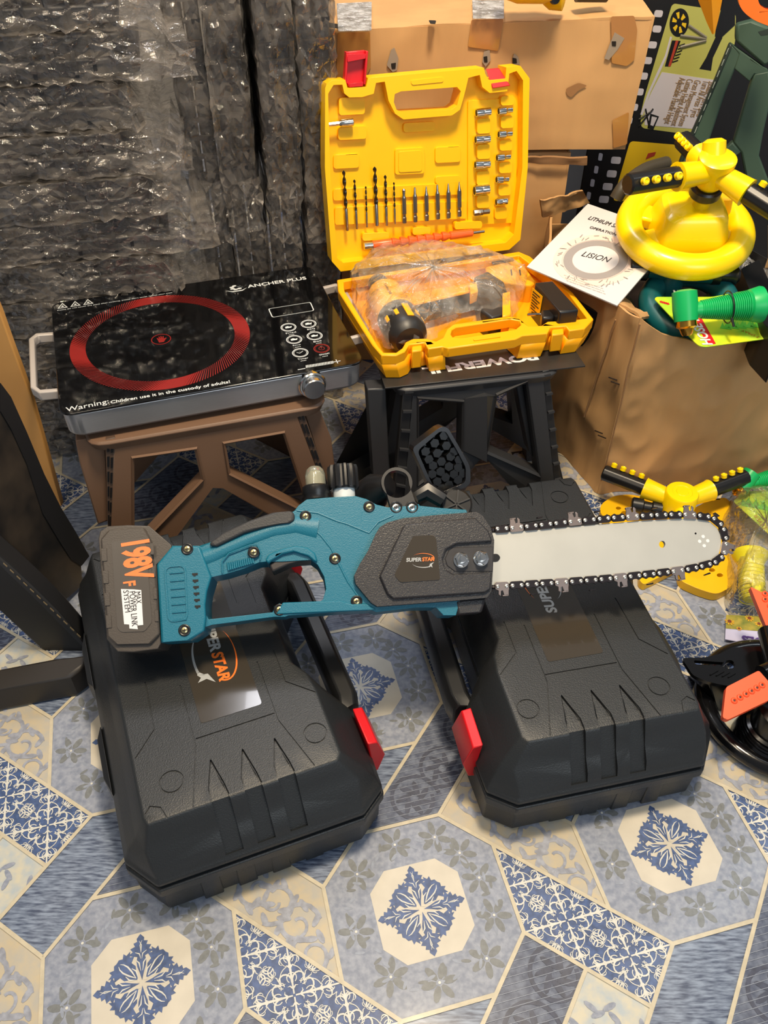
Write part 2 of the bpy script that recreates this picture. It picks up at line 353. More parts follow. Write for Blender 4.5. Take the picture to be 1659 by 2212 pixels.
def scl(A, s): return [(x*s, y*s) for x, y in A]
def lift(A, z): return [Vector((x, y, z)) for x, y in A]
def groove(m, pts, w, z0, z1):
    for q in ribbon(pts, w): m.ext([Vector((p.x, p.y, z0)) for p in q], (0, 0, z1-z0))
def boolcut(o, cutter):
    md = o.modifiers.new('cut', 'BOOLEAN'); md.object = cutter; md.operation = 'DIFFERENCE'; md.solver = 'EXACT'; md.use_self = True
def bake(o, extra=()):
    bpy.context.view_layer.update()
    me = bpy.data.meshes.new_from_object(o.evaluated_get(bpy.context.evaluated_depsgraph_get())); o.modifiers.clear(); o.data = me
    for c in extra: bpy.data.objects.remove(c)
    for p in me.polygons: p.use_smooth = True
    me.set_sharp_from_angle(angle=R_(32))
def arrowstar(parent, mtx, frame_='local', k=1.):
    """swoosh and comet emblem around the lettering; x = reading direction, y = letter-up"""
    def put(polys, mat_, nm):
        mb = MB()
        for p in polys: mb.poly([mtx @ Vector((x*k, y*k, .0001)) for x, y in p])
        return mb.build(nm, mat_, parent, smooth=None, local=(frame_ == 'local'))
    def arc(cx_, cy_, rx, ry, t0, t1, w, grow):
        n = 26; pts = [(cx_+rx*cos(R_(t0+(t1-t0)*i/n)), cy_+ry*sin(R_(t0+(t1-t0)*i/n))) for i in range(n+1)]
        return ribbon(pts, [w*max(.06, sin(pi*min(1, i/n/grow)*.5)) for i in range(n+1)])
    put(arc(.060, .010, .042, .019, 140, -25, .0022, .7), ORNG, 'orange_swoosh')
    put(arc(.064, -.002, .044, .020, 195, 292, .0030, 1)+[[(.078, -.0205), (.086, -.013), (.083, -.0225)], [(.083, -.0225), (.085, -.010), (.1005, -.004), (.092, -.013), (.094, -.024), (.088, -.019)]], SILV, 'silver_comet')
def superstar(parent, M, frame_='local', k=1.):
    text('SUPER', .02, SILV, parent, M, 'silver_lettering', shear=.12, bold=.0007, frame=frame_, fit=.0555*k, fity=.0145*k)
    text('STAR', .02, ORNG, parent, M @ Matrix.Translation((.0575*k, 0, 0)), 'orange_lettering', shear=.12, bold=.0007, frame=frame_, fit=.0445*k, fity=.0145*k)
    arrowstar(parent, M, frame_, k)
def make_case(label):
    t = thing('power_tool_case', label, 'tool case', group=None)
    b = MB(); b.rings([lift(scl(RA, .955), 0), lift(scl(RA, .985), .006), lift(scl(RA, .99), .05), lift(scl(RA, 1.012), .053), lift(scl(RA, 1.012), .068)])
    base = b.build('base_shell', CASE, t, local=True, bevel=.003, seg=2, bang=25)
    for s in (-1, 1):
        for x in (-.07, -.03, .01, .05): MB().box((x, s*.2395, .027), (.022, .006, .05)).build('base_rib', CASE, t, local=True, bevel=.0015)
    l = MB(); l.rings([lift(scl(RA, 1.0), .0705), lift(scl(RA, 1.006), .079), lift(scl(RA, .992), .083), lift(lerp2(RA, RB, .35), .098), lift(RB, .114), lift(lerp2(RB, RC, .5), .130), lift(RC, .145)])
    lid = l.build('lid', CASE, t, local=True, bevel=.004, seg=3, bang=22)
    cuts = []
    cm = MB()
    for s in (-1, 1):
        for cx_ in (-.036, .0, .037):
            rings = []
            for y, z, w0, w1 in ((.160, .1430, -.0012, .0002), (.178, .1422, -.0062, .0032), (.196, .1418, -.0105, .0068), (.206, .1398, -.0108, .0088), (.225, .1085, -.011, .009), (.240, .084, -.011, .009)):
                rings.append([Vector((cx_+w0, s*y, z)), Vector((cx_+w1, s*y, z)), Vector((cx_+w1, s*(y+.03), z+.03)), Vector((cx_+w0, s*(y+.03), z+.03))])
            cm.rings(rings)
        for cx_, cy_ in ((-.0815, s*.17), (.0815, s*.17)):
            n = 28; cm.prism([Vector((cx_+.0135*cos(2*pi*i/n), cy_+.0135*sin(2*pi*i/n), .1436)) for i in range(n)], [Vector((cx_+.0135*cos(2*pi*i/n), cy_+.0135*sin(2*pi*i/n), .15)) for i in range(n)],
                [[Vector((cx_+.0118*cos(2*pi*i/n), cy_+.0118*sin(2*pi*i/n), .1436)) for i in range(n)]], [[Vector((cx_+.0118*cos(2*pi*i/n), cy_+.0118*sin(2*pi*i/n), .15)) for i in range(n)]])
    bmesh.ops.recalc_face_normals(cm.bm, faces=cm.bm.faces)
    c1 = cm.build('cutter', CASE, None, local=True, smooth=None); boolcut(lid, c1); cuts.append(c1)
    g = MB(); gw = .0016; z0, z1 = .1435, .15
    for s in (-1, 1):
        for wx in (-.036, .0, .037): groove(g, [(wx-.0105, s*.2065), (wx-.0105, s*.194), (wx-.0003, s*.1595)], .0014, .1405, z1); groove(g, [(wx-.0003, s*.1595), (wx+.0068, s*.193), (wx+.0085, s*.2065)], .0014, .1405, z1)
        groove(g, [(-.046, s*.128), (.046, s*.128)], gw, z0, z1)
        groove(g, [(.0465, s*.05), (.047, s*.138), (.068, s*.2085)], gw, z0, z1)
        groove(g, [(-.0475, s*.05), (-.048, s*.138), (-.066, s*.2085)], gw, z0, z1)
        groove(g, [(-.085, s*.03), (-.087, s*.099), (-.113, s*.128)], gw, z0, z1)
        groove(g, [(.070, s*.04), (.070, s*.09), (.099, s*.118)], gw, z0, z1)
        groove(g, [(-.0935, s*.211), (-.0985, s*.195), (-.108, s*.190), (-.1145, s*.197)], gw, z0, z1)
    bmesh.ops.recalc_face_normals(g.bm, faces=g.bm.faces)
    c2 = g.build('cutter', CASE, None, local=True, smooth=None); boolcut(lid, c2); cuts.append(c2)
    bake(lid, cuts)
    h = MB(); pts = [(.118, -.122, .070), (.138, -.118, .071), (.1425, -.10, .072), (.1425, 0, .072), (.1425, .10, .072), (.138, .118, .071), (.118, .122, .070)]
    rr = []
    for x, y, z in pts: rr.append([Vector((x+a_*.0145, y, z+b_*.024)) for a_, b_ in ((-1, -.6), (-.6, -1), (.6, -1), (1, -.6), (1, .6), (.6, 1), (-.6, 1), (-1, .6))])
    h.rings(rr); h.build('handle', CASE2, t, local=True, bevel=.002)
    for s in (-1, 1):
        k = MB(); k.prism([Vector((x, s*.136, z)) for x, z in ((.140, .045), (.151, .048), (.160, .078), (.150, .112), (.138, .115), (.141, .085))], [Vector((x, s*.188, z)) for x, z in ((.140, .045), (.151, .048), (.160, .078), (.150, .112), (.138, .115), (.141, .085))])
        k.build('latch', RED, t, local=True, bevel=.0015)
        k = MB(); k.rings([[Vector((-.150-a_*.007, s*y, z)) for a_, y, z in ((0, .03, .05), (1, .045, .05), (1, .10, .05), (0, .125, .05))], [Vector((-.150-a_*.007, s*y, z)) for a_, y, z in ((0, .03, .088), (1, .045, .083), (1, .10, .083), (0, .125, .088))]])
        k.build('hinge', CASE2, t, local=True, bevel=.001)
    p = MB(); p.ext([Vector((x, y, .1447)) for x, y in rnd([Vector((a_, b_)) for a_, b_ in ((-.036, -.111), (.036, -.111), (.036, .111), (-.036, .111))], .004)], (0, 0, .0008))
    lab = p.build('label_plate', LABEL, t, local=True, smooth=None)
    superstar(lab, Matrix.Translation((-.003, .039, .1456)) @ Matrix.Rotation(-pi/2, 4, 'Z'))
    return t
caseL = make_case('black power tool case lying left, handle to the right, battery end of chainsaw on it')
caseR = copy_tree(caseL); caseR['label'] = 'black power tool case lying right under the chainsaw bar, handle to its left'
for o, c, yw in ((caseL, (-.215, .645), 22), (caseR, (.214, .735), 191.8)): o.location = (c[0], c[1], 0); o.rotation_euler = (0, 0, R_(yw)); o['group'] = 'matching tool cases on the floor'
# ================================================================ CHAINSAW
TEAL = mat('teal_glass_filled_plastic', (20, 106, 130), .42, bump=.2, bscale=700, spec=.45)
TEALD = mat('teal_recess_plastic', (20, 104, 126), .5)
GRIP = mat('grey_soft_grip_rubber', (52, 52, 54), .55, bump=.2, bscale=500)
COVER = mat('charcoal_cover_plastic', (44, 43, 46), .36, bump=.25, bscale=600, spec=.5)
DARK = mat('near_black_plastic', (22, 22, 24), .35)
CHROME = mat('polished_steel', (225, 225, 222), .16, 1.)
BARM = mat('satin_bar_steel', (188, 188, 182), .42, .35, var=.03, vscale=20)
LINK = mat('blackened_chain_link', (50, 46, 50), .35, .7)
CUTM = mat('chrome_cutter_link', (180, 165, 160), .28, .9)
RIV = mat('chain_rivet_steel', (215, 210, 200), .25, .9)
BATM = mat('grey_battery_plastic', (72, 66, 61), .42, bump=.12, bscale=600)
WHITE = mat('white_sticker', (226, 226, 228), .4); INKM = mat('black_print', (25, 25, 28), .5); TRANSL = mat('clear_primer_bulb', (225, 225, 205), .08, trans=.8)
c7 = crop(180, 960, .36166); c8 = crop(560, 900, .36166); c3 = crop(1000, 980, .39723)
# the saw leans back on the cases: its flat side faces up and towards the viewer
_sl, _sr = at(300, 1406, .1475), at(1012, 1332, .1475)
_sx = (_sr-_sl).normalized(); _sh = Vector((-_sx.y, _sx.x, 0)); _su = _sh*cos(R_(36))+Vector((0, 0, 1))*sin(R_(36)); SN = _sx.cross(_su).normalized()
def sat(u, v, z=.15): return onp(u, v, _sl+SN*(z-.1475), SN)
def szpoly(px, z): return [sat(u, v, z) for u, v in px]
def sslab(px, z0, z1): return MB().ext(szpoly(px, z1), SN*(z0-z1))
so = at(700, 1330, .148)
saw = thing('cordless_chainsaw', 'teal and black cordless chainsaw with grey bar lying across the two black cases', 'chainsaw', (so.x, so.y, .15))
outer = c7((530, 605), (690, 605), (705, 615), (745, 592), (800, 560), (900, 500), (1050, 450), (1240, 412), (1262, 395), (1285, 365), (1335, 328))+c8((420, 482), (575, 474), (640, 492), (700, 525), (770, 542), (940, 530), (1080, 545), (1235, 556), (1255, 600), (1200, 1100), (1175, 1187), (1100, 1187), (1055, 1140), (940, 1140), (700, 1168), (660, 1152))+c7((1530, 1000), (1380, 1012), (1225, 1022), (1205, 1030), (1140, 1030), (900, 1062), (770, 1078), (700, 1100), (640, 1172), (460, 1186), (435, 715))
hole = c7((748, 1045), (735, 1020), (733, 950), (742, 875), (768, 792), (850, 775), (960, 742), (1050, 705), (1100, 700), (1180, 700), (1290, 694), (1360, 690), (1400, 720), (1438, 790), (1450, 862), (1432, 925), (1390, 962), (1345, 985), (1215, 1000), (1205, 965), (1172, 948), (1140, 968), (1132, 1002))
ZT = .218
m = MB(); O3 = szpoly(outer, ZT); H3 = szpoly(hole, ZT)
m.ext(O3, SN*-.052, [H3]); body = m.build('motor_housing', TEAL, saw, bevel=.0055, seg=3, bang=50, smooth=40)
# crowned grip: a thicker tube under the skin of the rear handle
gp = [(712, 700, .019), (790, 672, .0185), (900, 622, .0175), (1020, 572, .0165), (1140, 528, .017), (1270, 500, .021), (1400, 520, .026)]
def blob(px_r, z0, zs, name, mt, parent, n=18):
    mb = MB(); rr = []; P = [sat(*c7((x, y))[0], z0) for x, y, r in px_r]
    for i, (x, y, r) in enumerate(px_r):
        t = (P[min(i+1, len(P)-1)]-P[max(i-1, 0)]).normalized(); w = SN.cross(t)
        rr.append([P[i]+w*(r*cos(2*pi*k/n))+SN*(zs*sin(2*pi*k/n)) for k in range(n)])
    mb.rings(rr); return mb.build(name, mt, parent)
blob(gp, .193, .0285, 'rear_handle', TEAL, saw)
rub = c7((748, 590), (770, 575), (850, 518), (1000, 450), (1130, 405), (1240, 395), (1262, 412), (1262, 450), (1235, 468), (1180, 475), (1090, 492), (960, 528), (800, 608), (762, 604))
sslab(rub, .168, .2245).build('grip_pad', GRIP, saw, bevel=.005, seg=3)
blk = c7((530, 606), (686, 606), (700, 620), (722, 680), (765, 790), (738, 880), (728, 960), (732, 1040), (722, 1115), (640, 1170), (463, 1184), (437, 716))
sslab(blk, .158, .2255).build('battery_socket', TEAL, saw, bevel=.006, seg=3)
for i in range(7):
    y = 745+i*47
    r = szpoly(c7((515+i*3, y+22), (600+i*3, y+16), (600+i*3, y+22), (515+i*3, y+30)), .2258); MB().ext(r, SN*.0011).build('grip_rib', TEAL, saw, bevel=.0004, seg=1)
ro = rnd(szpoly(c7((480, 728), (612, 715), (628, 1050), (505, 1066)), .2254), .008); ri = rnd(szpoly(c7((492, 738), (603, 727), (617, 1040), (517, 1054)), .2254), .007)
MB().ext(ro, SN*.0012, [ri]).build('raised_border', TEAL, saw, bevel=.0004, seg=1)
for i in range(6):
    x0, y0 = 650+i*3.2, 775+i*38.5; r = szpoly(c7((x0, y0-5), (x0+34, y0-7), (x0+34, y0+6), (x0+22, y0+7), (x0+20, y0+13), (x0+8, y0+13), (x0+6, y0+6), (x0, y0+6)), .2252); MB().ext(r, SN*.0008).build('vent_slot', DARK, saw, smooth=None)
def screw(px, z, r=.0046, nm='screw', plus=True, mt=None):
    p = sat(*px, z); mb = MB(); mb.torus(p, SN, r*1.25, r*.28, 24, 8); o = mb.build(nm, DARK, saw)
    mb = MB(); mb.lathe(p-SN*.001, SN, ((0, r*1.1), (.0012, r*1.1), (.0013, 0)), 20); mb.build('screw_well', DARK, o)
    mb = MB(); mb.lathe(p-SN*.0002, SN, ((0, r*.8), (.0012, r*.75), (.0017, r*.45), (.0018, 0)), 20); h = mb.build('screw_head', mt or mat('yellow_zinc_screw', (170, 160, 120), .3, .9), o)
    mb = MB()
    for k in (0, 1): mb.box((0, 0, .0016), ((r*1.0, r*.2, .0006) if k else (r*.2, r*1.0, .0006)), frame(p, _sx, SN))
    mb.build('cross_recess', DARK, h, smooth=None)
for px, z in ((c7((620, 625))[0], .226), (c7((1017, 645))[0], .222), (c7((1327, 429))[0], .2185), (c7((1503, 682))[0], .2185), (c7((1632, 937))[0], .2185), (c7((604, 1110))[0], .226), (c7((1172, 987))[0], .2185), (c8((656, 538))[0], .2185)): screw(px, z)
# printed step lines on the housing: slim raised ribs
def ridge(pts, z, w=.0016, hgt=.0012, nm='moulded_ridge', mt=TEAL):
    P = [sat(*q, z) for q in pts]; mb = MB(); mb.tube(P, w, 8); return mb.build(nm, mt, saw)
ridge(c7((1280, 452), (1340, 475), (1420, 545), (1480, 620), (1530, 720), (1580, 820), (1640, 905)), .2175)
ridge(c7((1275, 395), (1400, 410), (1520, 460)) + c8((520, 640), (655, 695), (710, 630), (800, 590)), .2175)
ridge(c8((395, 560), (470, 520), (560, 507), (615, 570), (608, 630)), .2172, .0009)
ridge(c7((830, 770), (828, 700), (870, 650), (1000, 600), (1040, 600), (1060, 650), (1055, 690)), .2215, .0009)
for i in range(13):
    x = 862+i*12.3; ridge(c7((x, 708-i*2.8), (x+6, 752-i*3.6)), .2205, .0012, nm='finger_rib')
gd = c7((1085, 690), (1110, 655), (1190, 622), (1270, 605), (1340, 615), (1385, 650), (1400, 700), (1380, 700), (1340, 665), (1260, 640), (1190, 655), (1130, 690), (1105, 712))
sslab(gd, .17, .2235).build('trigger_guard', TEAL, saw, bevel=.003)
sslab(c7((1110, 716), (1180, 672), (1260, 645), (1320, 650), (1372, 690), (1300, 700), (1240, 712), (1130, 762)), .175, .2165).build('trigger', mat('grey_trigger_plastic', (60, 55, 54), .4), saw, bevel=.003)
sslab(c8((140, 1110), (480, 1098), (560, 1120), (640, 1115), (700, 1150), (640, 1160), (100, 1180)), .17, .2205).build('lower_rail_rib', TEAL, saw, bevel=.002)
# battery
bt = thing  # (battery stays a part of the saw)
bo = c7((90, 562), (100, 520), (145, 488), (260, 482), (392, 486), (525, 600), (532, 650), (436, 716), (462, 1188), (445, 1222), (300, 1240), (205, 1238), (140, 1165), (118, 900))
bat = sslab(bo, .149, .222).build('battery_pack', BATM, saw, bevel=.005, seg=3)
bf = c7((102, 565), (148, 512), (366, 498), (408, 585), (412, 700), (430, 760), (456, 1132), (400, 1192), (190, 1196), (142, 1150), (120, 800))
sslab(bf, .222, .2275).build('battery_face', BATM, bat, bevel=.002)
for s_ in (0, 1):
    for i in range(4):
        y = 620+i*133; a_ = (108+i*9, 372+i*17)[0] if s_ == 0 else 398+i*9
        if s_ == 0: q = c7((a_, y), (a_+32, y-2), (a_+36, y+78), (a_+4, y+80))
        else: q = c7((a_, y-30), (a_+22, y-31), (a_+26, y+40), (a_+4, y+41))
        MB().ext(szpoly(q, .2275), SN*.0011).build('battery_ridge', BATM, bat, bevel=.0005, seg=1)
MB().ext(rnd(szpoly(c7((168, 582), (340, 560), (376, 598), (410, 1062), (366, 1117), (226, 1122), (203, 1096)), .2276), .003), SN*.0008).build('battery_label', mat('battery_label_face', (86, 81, 76), .22, coat=.3), bat, smooth=None)
def sawframe(p0, p1, z): # lettering frame: reading direction p0->p1
    A, B = sat(*p0, z), sat(*p1, z); return frame(A, B-A, SN), (B-A).length
OR2 = mat('orange_battery_print', (250, 128, 66), .4)
M_, w_ = sawframe(*c7((218, 592), (247, 822)), .2286); text('198V', .03, OR2, bat, M_, 'orange_rating', fit=w_, fity=.034, bold=.0013)
M_, w_ = sawframe(*c7((237, 822), (240, 852)), .2286); text('F', .03, OR2, bat, M_, 'orange_rating', fit=w_, fity=.014, bold=.0010)
st = MB()
st.ext(szpoly(c7((300, 866), (346, 870), (358, 1078), (322, 1082), (326, 1104), (276, 1100), (274, 1076), (244, 1074), (225, 864)), .2287), SN*.0003); stk = st.build('white_sticker', WHITE, bat, smooth=None)
for tx, a_, b_, hh in (('MAX', (310, 882), (316, 952), .0060), ('POWER LINK', (274, 880), (290, 1088), .0068), ('SYSTEM', (238, 874), (250, 1004), .0060)):
    M_, w_ = sawframe(*c7(a_, b_), .2292); text(tx, .01, INKM, stk, M_, 'sticker_lettering', fit=w_, fity=hh)
# sprocket cover
co = c8((566, 950), (600, 880), (650, 800), (695, 700), (720, 660), (765, 632), (860, 606), (1080, 585), (1300, 568), (1335, 590), (1385, 665), (1404, 740), (1396, 920), (1388, 1045), (1362, 1082), (1165, 1100), (705, 1135), (668, 1112), (575, 1000))
cov = sslab(co, .186, .2275).build('sprocket_cover', COVER, saw, bevel=.008, seg=4, bang=50)
ci = c8((718, 950), (860, 655), (880, 640), (1290, 602), (1370, 680), (1395, 745), (1180, 760), (1120, 790), (1096, 850), (1112, 910), (1170, 945), (1393, 930), (1384, 1030), (1350, 1052), (800, 1090), (765, 1060))
sslab(ci, .2265, .2325).build('cover_plateau', COVER, cov, bevel=.002, seg=2)
sslab(c8((1130, 800), (1160, 780), (1400, 775), (1396, 925), (1165, 925), (1120, 890), (1108, 850)), .2235, .2283).build('nut_recess', mat('cover_recess_plastic', (46, 45, 48), .4), cov, bevel=.001)
sslab(c8((1168, 1098), (1358, 1082), (1330, 1172), (1182, 1182)), .19, .2185).build('cover_tail', COVER, cov, bevel=.003)
lp = MB().ext(rnd(szpoly(c8((918, 714), (1040, 708), (1056, 730), (1080, 975), (842, 990), (806, 948)), .2326), .003), SN*.0008).build('cover_label', LABEL, cov, smooth=None)
M_, w_ = sawframe(*c8((878, 868), (1046, 862)), .2337); superstar(lp, M_, 'world', w_/.102)
for x, y in ((1205, 858), (1323, 848)):
    p = sat(*c8((x, y))[0], .229); n = MB(); n.lathe(p, SN, ((0, .0092), (.0018, .0092), (.003, .0078), (.0031, .006)), 28); nn = n.build('flange_nut', CHROME, cov)
    MB().lathe(p, SN, ((.002, .0082), (.0095, .0082), (.0105, .0068), (.0106, 0)), 6).build('hex', CHROME, nn, smooth=20)
    MB().lathe(p, SN, ((.006, .0046), (.0155, .0046), (.0165, .0034), (.0166, 0)), 16).build('stud', CHROME, nn)
# filler caps on the far edge (axis points away from the viewer)
ydir = _su+_sx*.03
b0 = sat(*c8((342, 480))[0], .196); e = MB(); e.lathe(b0, ydir, ((-.004, .0158), (.002, .0158), (.004, .0172), (.012, .0172), (.014, .0150)), 26); cap = e.build('primer_collar', DARK, saw)
MB().lathe(b0, ydir, ((.012, .0125), (.028, .0125), (.034, .0108), (.038, .007), (.0395, 0)), 24).build('primer_bulb', TRANSL, cap)
MB().lathe(b0, ydir, ((.012, .0075), (.026, .0072), (.031, .004), (.032, 0)), 16).build('primer_core', mat('primer_core', (190, 185, 165), .3), cap)
b1 = sat(*c8((508, 475))[0], .196); MB().lathe(b1, ydir, ((-.006, .0135), (.014, .0135)), 24).build('filler_neck', mat('white_neck_plastic', (205, 212, 215), .4), saw)
n_ = 44; ax_ = ydir.normalized(); u_ = ax_.orthogonal().normalized(); v_ = ax_.cross(u_); mm = MB(); rr = []
for h, s_ in ((.008, .93), (.010, 1), (.034, 1), (.038, .94)):
    rr.append([b1+ax_*h+(u_*cos(2*pi*k/n_)+v_*sin(2*pi*k/n_))*(.0195 if k % 4 < 2 else .0172)*s_ for k in range(n_)])
mm.rings(rr); mm.build('oil_cap', DARK, saw, smooth=30)
# ring bracket
br = c8((795, 577), (958, 577), (895, 405), (890, 360), (870, 335), (822, 318), (775, 330), (748, 365), (744, 405), (756, 440))
cpx = c8((822, 393))[0]; rc = sat(*cpx, .216); ho = [rc+_sx*(cos(2*pi*k/32)*.0192)+_su*(sin(2*pi*k/32)*.0192) for k in range(32)]
ob = MB(); ob.ext(rnd(szpoly(br, .216), .006, 3), SN*-.012, [ho]); brk = ob.build('handle_clamp_bracket', mat('black_bracket_plastic', (38, 38, 40), .38), saw, bevel=.001)
for x, y in ((817, 541), (912, 541)): screw(c8((x, y))[0], .217, .0052, 'bracket_screw', mt=CHROME)
sslab(c8((768, 560), (958, 520), (966, 556), (966, 585), (775, 600)), .19, .2135).build('bracket_base', TEAL, saw, bevel=.002)
# guide bar
bp_ = c3((158, 432), (300, 424), (700, 388), (1000, 362), (1200, 352), (1290, 354), (1345, 371), (1382, 403), (1402, 447), (1406, 497), (1392, 545), (1355, 580), (1290, 602), (1200, 622), (1000, 645), (700, 676), (300, 704), (158, 714))
ZB = .2
hb = [sat(*c3((1084+17*cos(t), 493+19*sin(t)))[0], ZB) for t in [2*pi*k/20 for k in range(20)]]
m = MB(); m.ext(szpoly(bp_, ZB), SN*-.005, [hb]); bar = m.build('guide_bar', BARM, saw, bevel=.0004, seg=1)
for x, y, r in ((1306, 451, .0022), (1287, 477, .0022), (1331, 474, .0022), (1312, 501, .0022)):
    MB().lathe(sat(*c3((x, y))[0], ZB), SN, ((-.0002, r), (.0003, r), (.00035, 0)), 16).build('nose_rivet', mat('bright_rivet', (240, 240, 238), .3, .2), bar)
MB().lathe(sat(*c3((1265, 434))[0], ZB), SN, ((-.0002, .0013), (.0002, .0013), (.00021, 0)), 12).build('grease_hole', DARK, bar)
MB().ext(rnd(szpoly(c3((158, 545), (190, 545), (205, 565), (190, 588), (158, 590)), ZB), .004), SN*.0004).build('bar_slot', DARK, bar, smooth=None)
# chain: tie-strap links and cutters around the bar
path = c3((158, 414), (300, 404), (700, 362), (1000, 340), (1180, 335), (1290, 342), (1352, 356), (1392, 388), (1415, 437), (1421, 495), (1409, 548), (1372, 588), (1290, 615), (1200, 634), (1000, 660), (700, 690), (300, 718), (158, 726))
PW = [sat(*q, ZB-.0025) for q in sm([Vector((a_, b_, 0)) for a_, b_ in path], 6, False) for q in [(q.x, q.y)]]
cum = [0]
for i in range(1, len(PW)): cum.append(cum[-1]+(PW[i]-PW[i-1]).length)
def along(s_):
    for i in range(1, len(cum)):
        if cum[i] >= s_: t = (s_-cum[i-1])/(cum[i]-cum[i-1]); return PW[i-1].lerp(PW[i], t), (PW[i]-PW[i-1]).normalized()
    return PW[-1], (PW[-1]-PW[-2]).normalized()
ch = MB(); ch.tube(PW, .0028, 6); chain = ch.build('chain_drive_core', LINK, saw)
pitch = 20.6/1*.001*.61*1.0; cut = 0; s_ = .002; i = 0
per = (cum[-1]-.004)/round((cum[-1]-.004)/.0190)
kinds = []
while s_+per <= cum[-1]+1e-6:
    A, t = along(s_+per*.2); B, t2 = along(s_+per*.8); d = (B-A).normalized(); o_ = SN.cross(d); c_ = (A+B)/2; hl = per*.46; is_cut = (i % 4 == 1); isr = (i % 4 == 3)
    mb = MB(); mb.mi = 1 if is_cut else 0; w = .0052
    P = [(-hl, -w*.7), (-hl*.8, -w), (hl*.8, -w), (hl, -w*.7), (hl, w*.6), (hl*.55, w)]
    if is_cut: P += [(hl*.6, w*1.9), (hl*.3, w*2.3), (hl*.2, w*1.1), (-hl*.05, w*1.0), (-hl*.2, w*2.1), (-hl*.85, w*2.3), (-hl*.9, w*1.1)]
    else: P += [(hl*.2, w*.7), (-hl*.2, w*.7), (-hl*.55, w)]
    P += [(-hl, w*.6)]
    mb.ext([c_+d*x+o_*y+SN*.0058 for x, y in P], SN*-.0022)
    if is_cut or isr: # top plate of the cutter, lying across the chain
        mb.mi = 1 if is_cut else 0; zz = .0058 if is_cut else -.003; mb.ext([c_+d*x+o_*y+SN*zz for x, y in ((-hl*.8, w*1.9), (hl*.05, w*2.1), (hl*.05, w*2.35), (-hl*.8, w*2.3))], SN*-.006)
    for q in (A, B): mb.mi = 2; mb.lathe(q+SN*.0055, SN, ((0, .0027), (.0008, .0026), (.0014, .0016), (.0015, 0)), 12)
    mb.build('cutter_link' if is_cut else 'tie_strap_link', [LINK, CUTM, RIV], chain, bevel=.0003, seg=1); s_ += per; i += 1
# front handle (black grip behind the bracket) and honeycomb hand guard
m = MB(); P = [sat(*q, Y-.665) for q, Y in ((c8((640, 505))[0], .80), (c8((665, 470))[0], .815), (c8((700, 430))[0], .825), (c8((770, 410))[0], .84))]
m.tube(P, [.020, .024, .021, .014], 18); m.build('front_handle_stub', DARK, saw)
gn = Vector((.25, -1, .55)).normalized(); gP = sat(*c8((1090, 260))[0], .185)
go = [onp(*q, gP, gn) for q in c8((918, 200), (925, 180), (1070, 70), (1100, 58), (1130, 70), (1200, 190), (1262, 300), (1262, 400), (1230, 425), (1050, 490), (1030, 478), (1000, 380))]
gd_ = gn*-.022; m = MB(); gi = [onp(*q, gP, gn) for q in c8((945, 205), (1080, 88), (1115, 90), (1180, 200), (1235, 305), (1232, 395), (1062, 462), (1020, 375))]
m.ext(rnd(go, .008), gd_, [rnd(gi, .006)]); gu = m.build('hand_guard', mat('gloss_black_guard', (26, 26, 29), .24, spec=.6), saw, bevel=.002)
MB().ext(rnd([p+gn*-.014 for p in gi], .006), gn*-.006).build('guard_back', DARK, gu, smooth=None)
rs2 = random.Random(5); gx = (gi[4]-gi[7]).normalized(); gyv = gn.cross(gx)
cells = [(990, 215), (1045, 165), (1100, 120), (1010, 262), (1060, 225), (1115, 180), (1160, 215), (1035, 300), (1085, 275), (1140, 245), (1190, 265), (1030, 350), (1080, 335), (1130, 305), (1185, 310), (1060, 395), (1110, 370), (1160, 350), (1215, 345), (1085, 435), (1130, 415), (1185, 385)]
for x, y in cells:
    c_ = onp(*c8((x, y))[0], gP, gn); r_ = .0085; a0 = rs2.random()*.8
    m = MB(); m.rings([[c_-gn*.013+(gx*cos(a0+k*pi/3)+gyv*sin(a0+k*pi/3))*r_ for k in range(6)], [c_-gn*.004+(gx*cos(a0+k*pi/3)+gyv*sin(a0+k*pi/3))*r_*.72+gx*.002 for k in range(6)]]); m.build('diamond_cell', mat('guard_cell_plastic', (14, 14, 15), .22), gu, smooth=10)
m = MB(); q_ = sat(*c8((1180, 520))[0], .185); m.lathe(q_-SN*.035, SN, ((0, .021), (.03, .021), (.033, .018), (.0331, 0)), 24); wb = m.build('guard_pivot_wheel', DARK, saw)
for k in range(6):
    t = k*pi/3+.3; MB().box((0, 0, 0), (.036, .002, .003), frame(q_-SN*.001, _sx*cos(t)+_su*sin(t), SN)).build('wheel_spoke', mat('black_bracket_plastic', (38, 38, 40), .38), wb) if k < 3 else None
m = MB(); m.tube([sat(*c8((930, 480))[0], .19), sat(*c8((1000, 440))[0], .19), sat(*c8((1100, 500))[0], .19)], [.008, .012, .010], 8); m.build('guard_arm', DARK, saw)
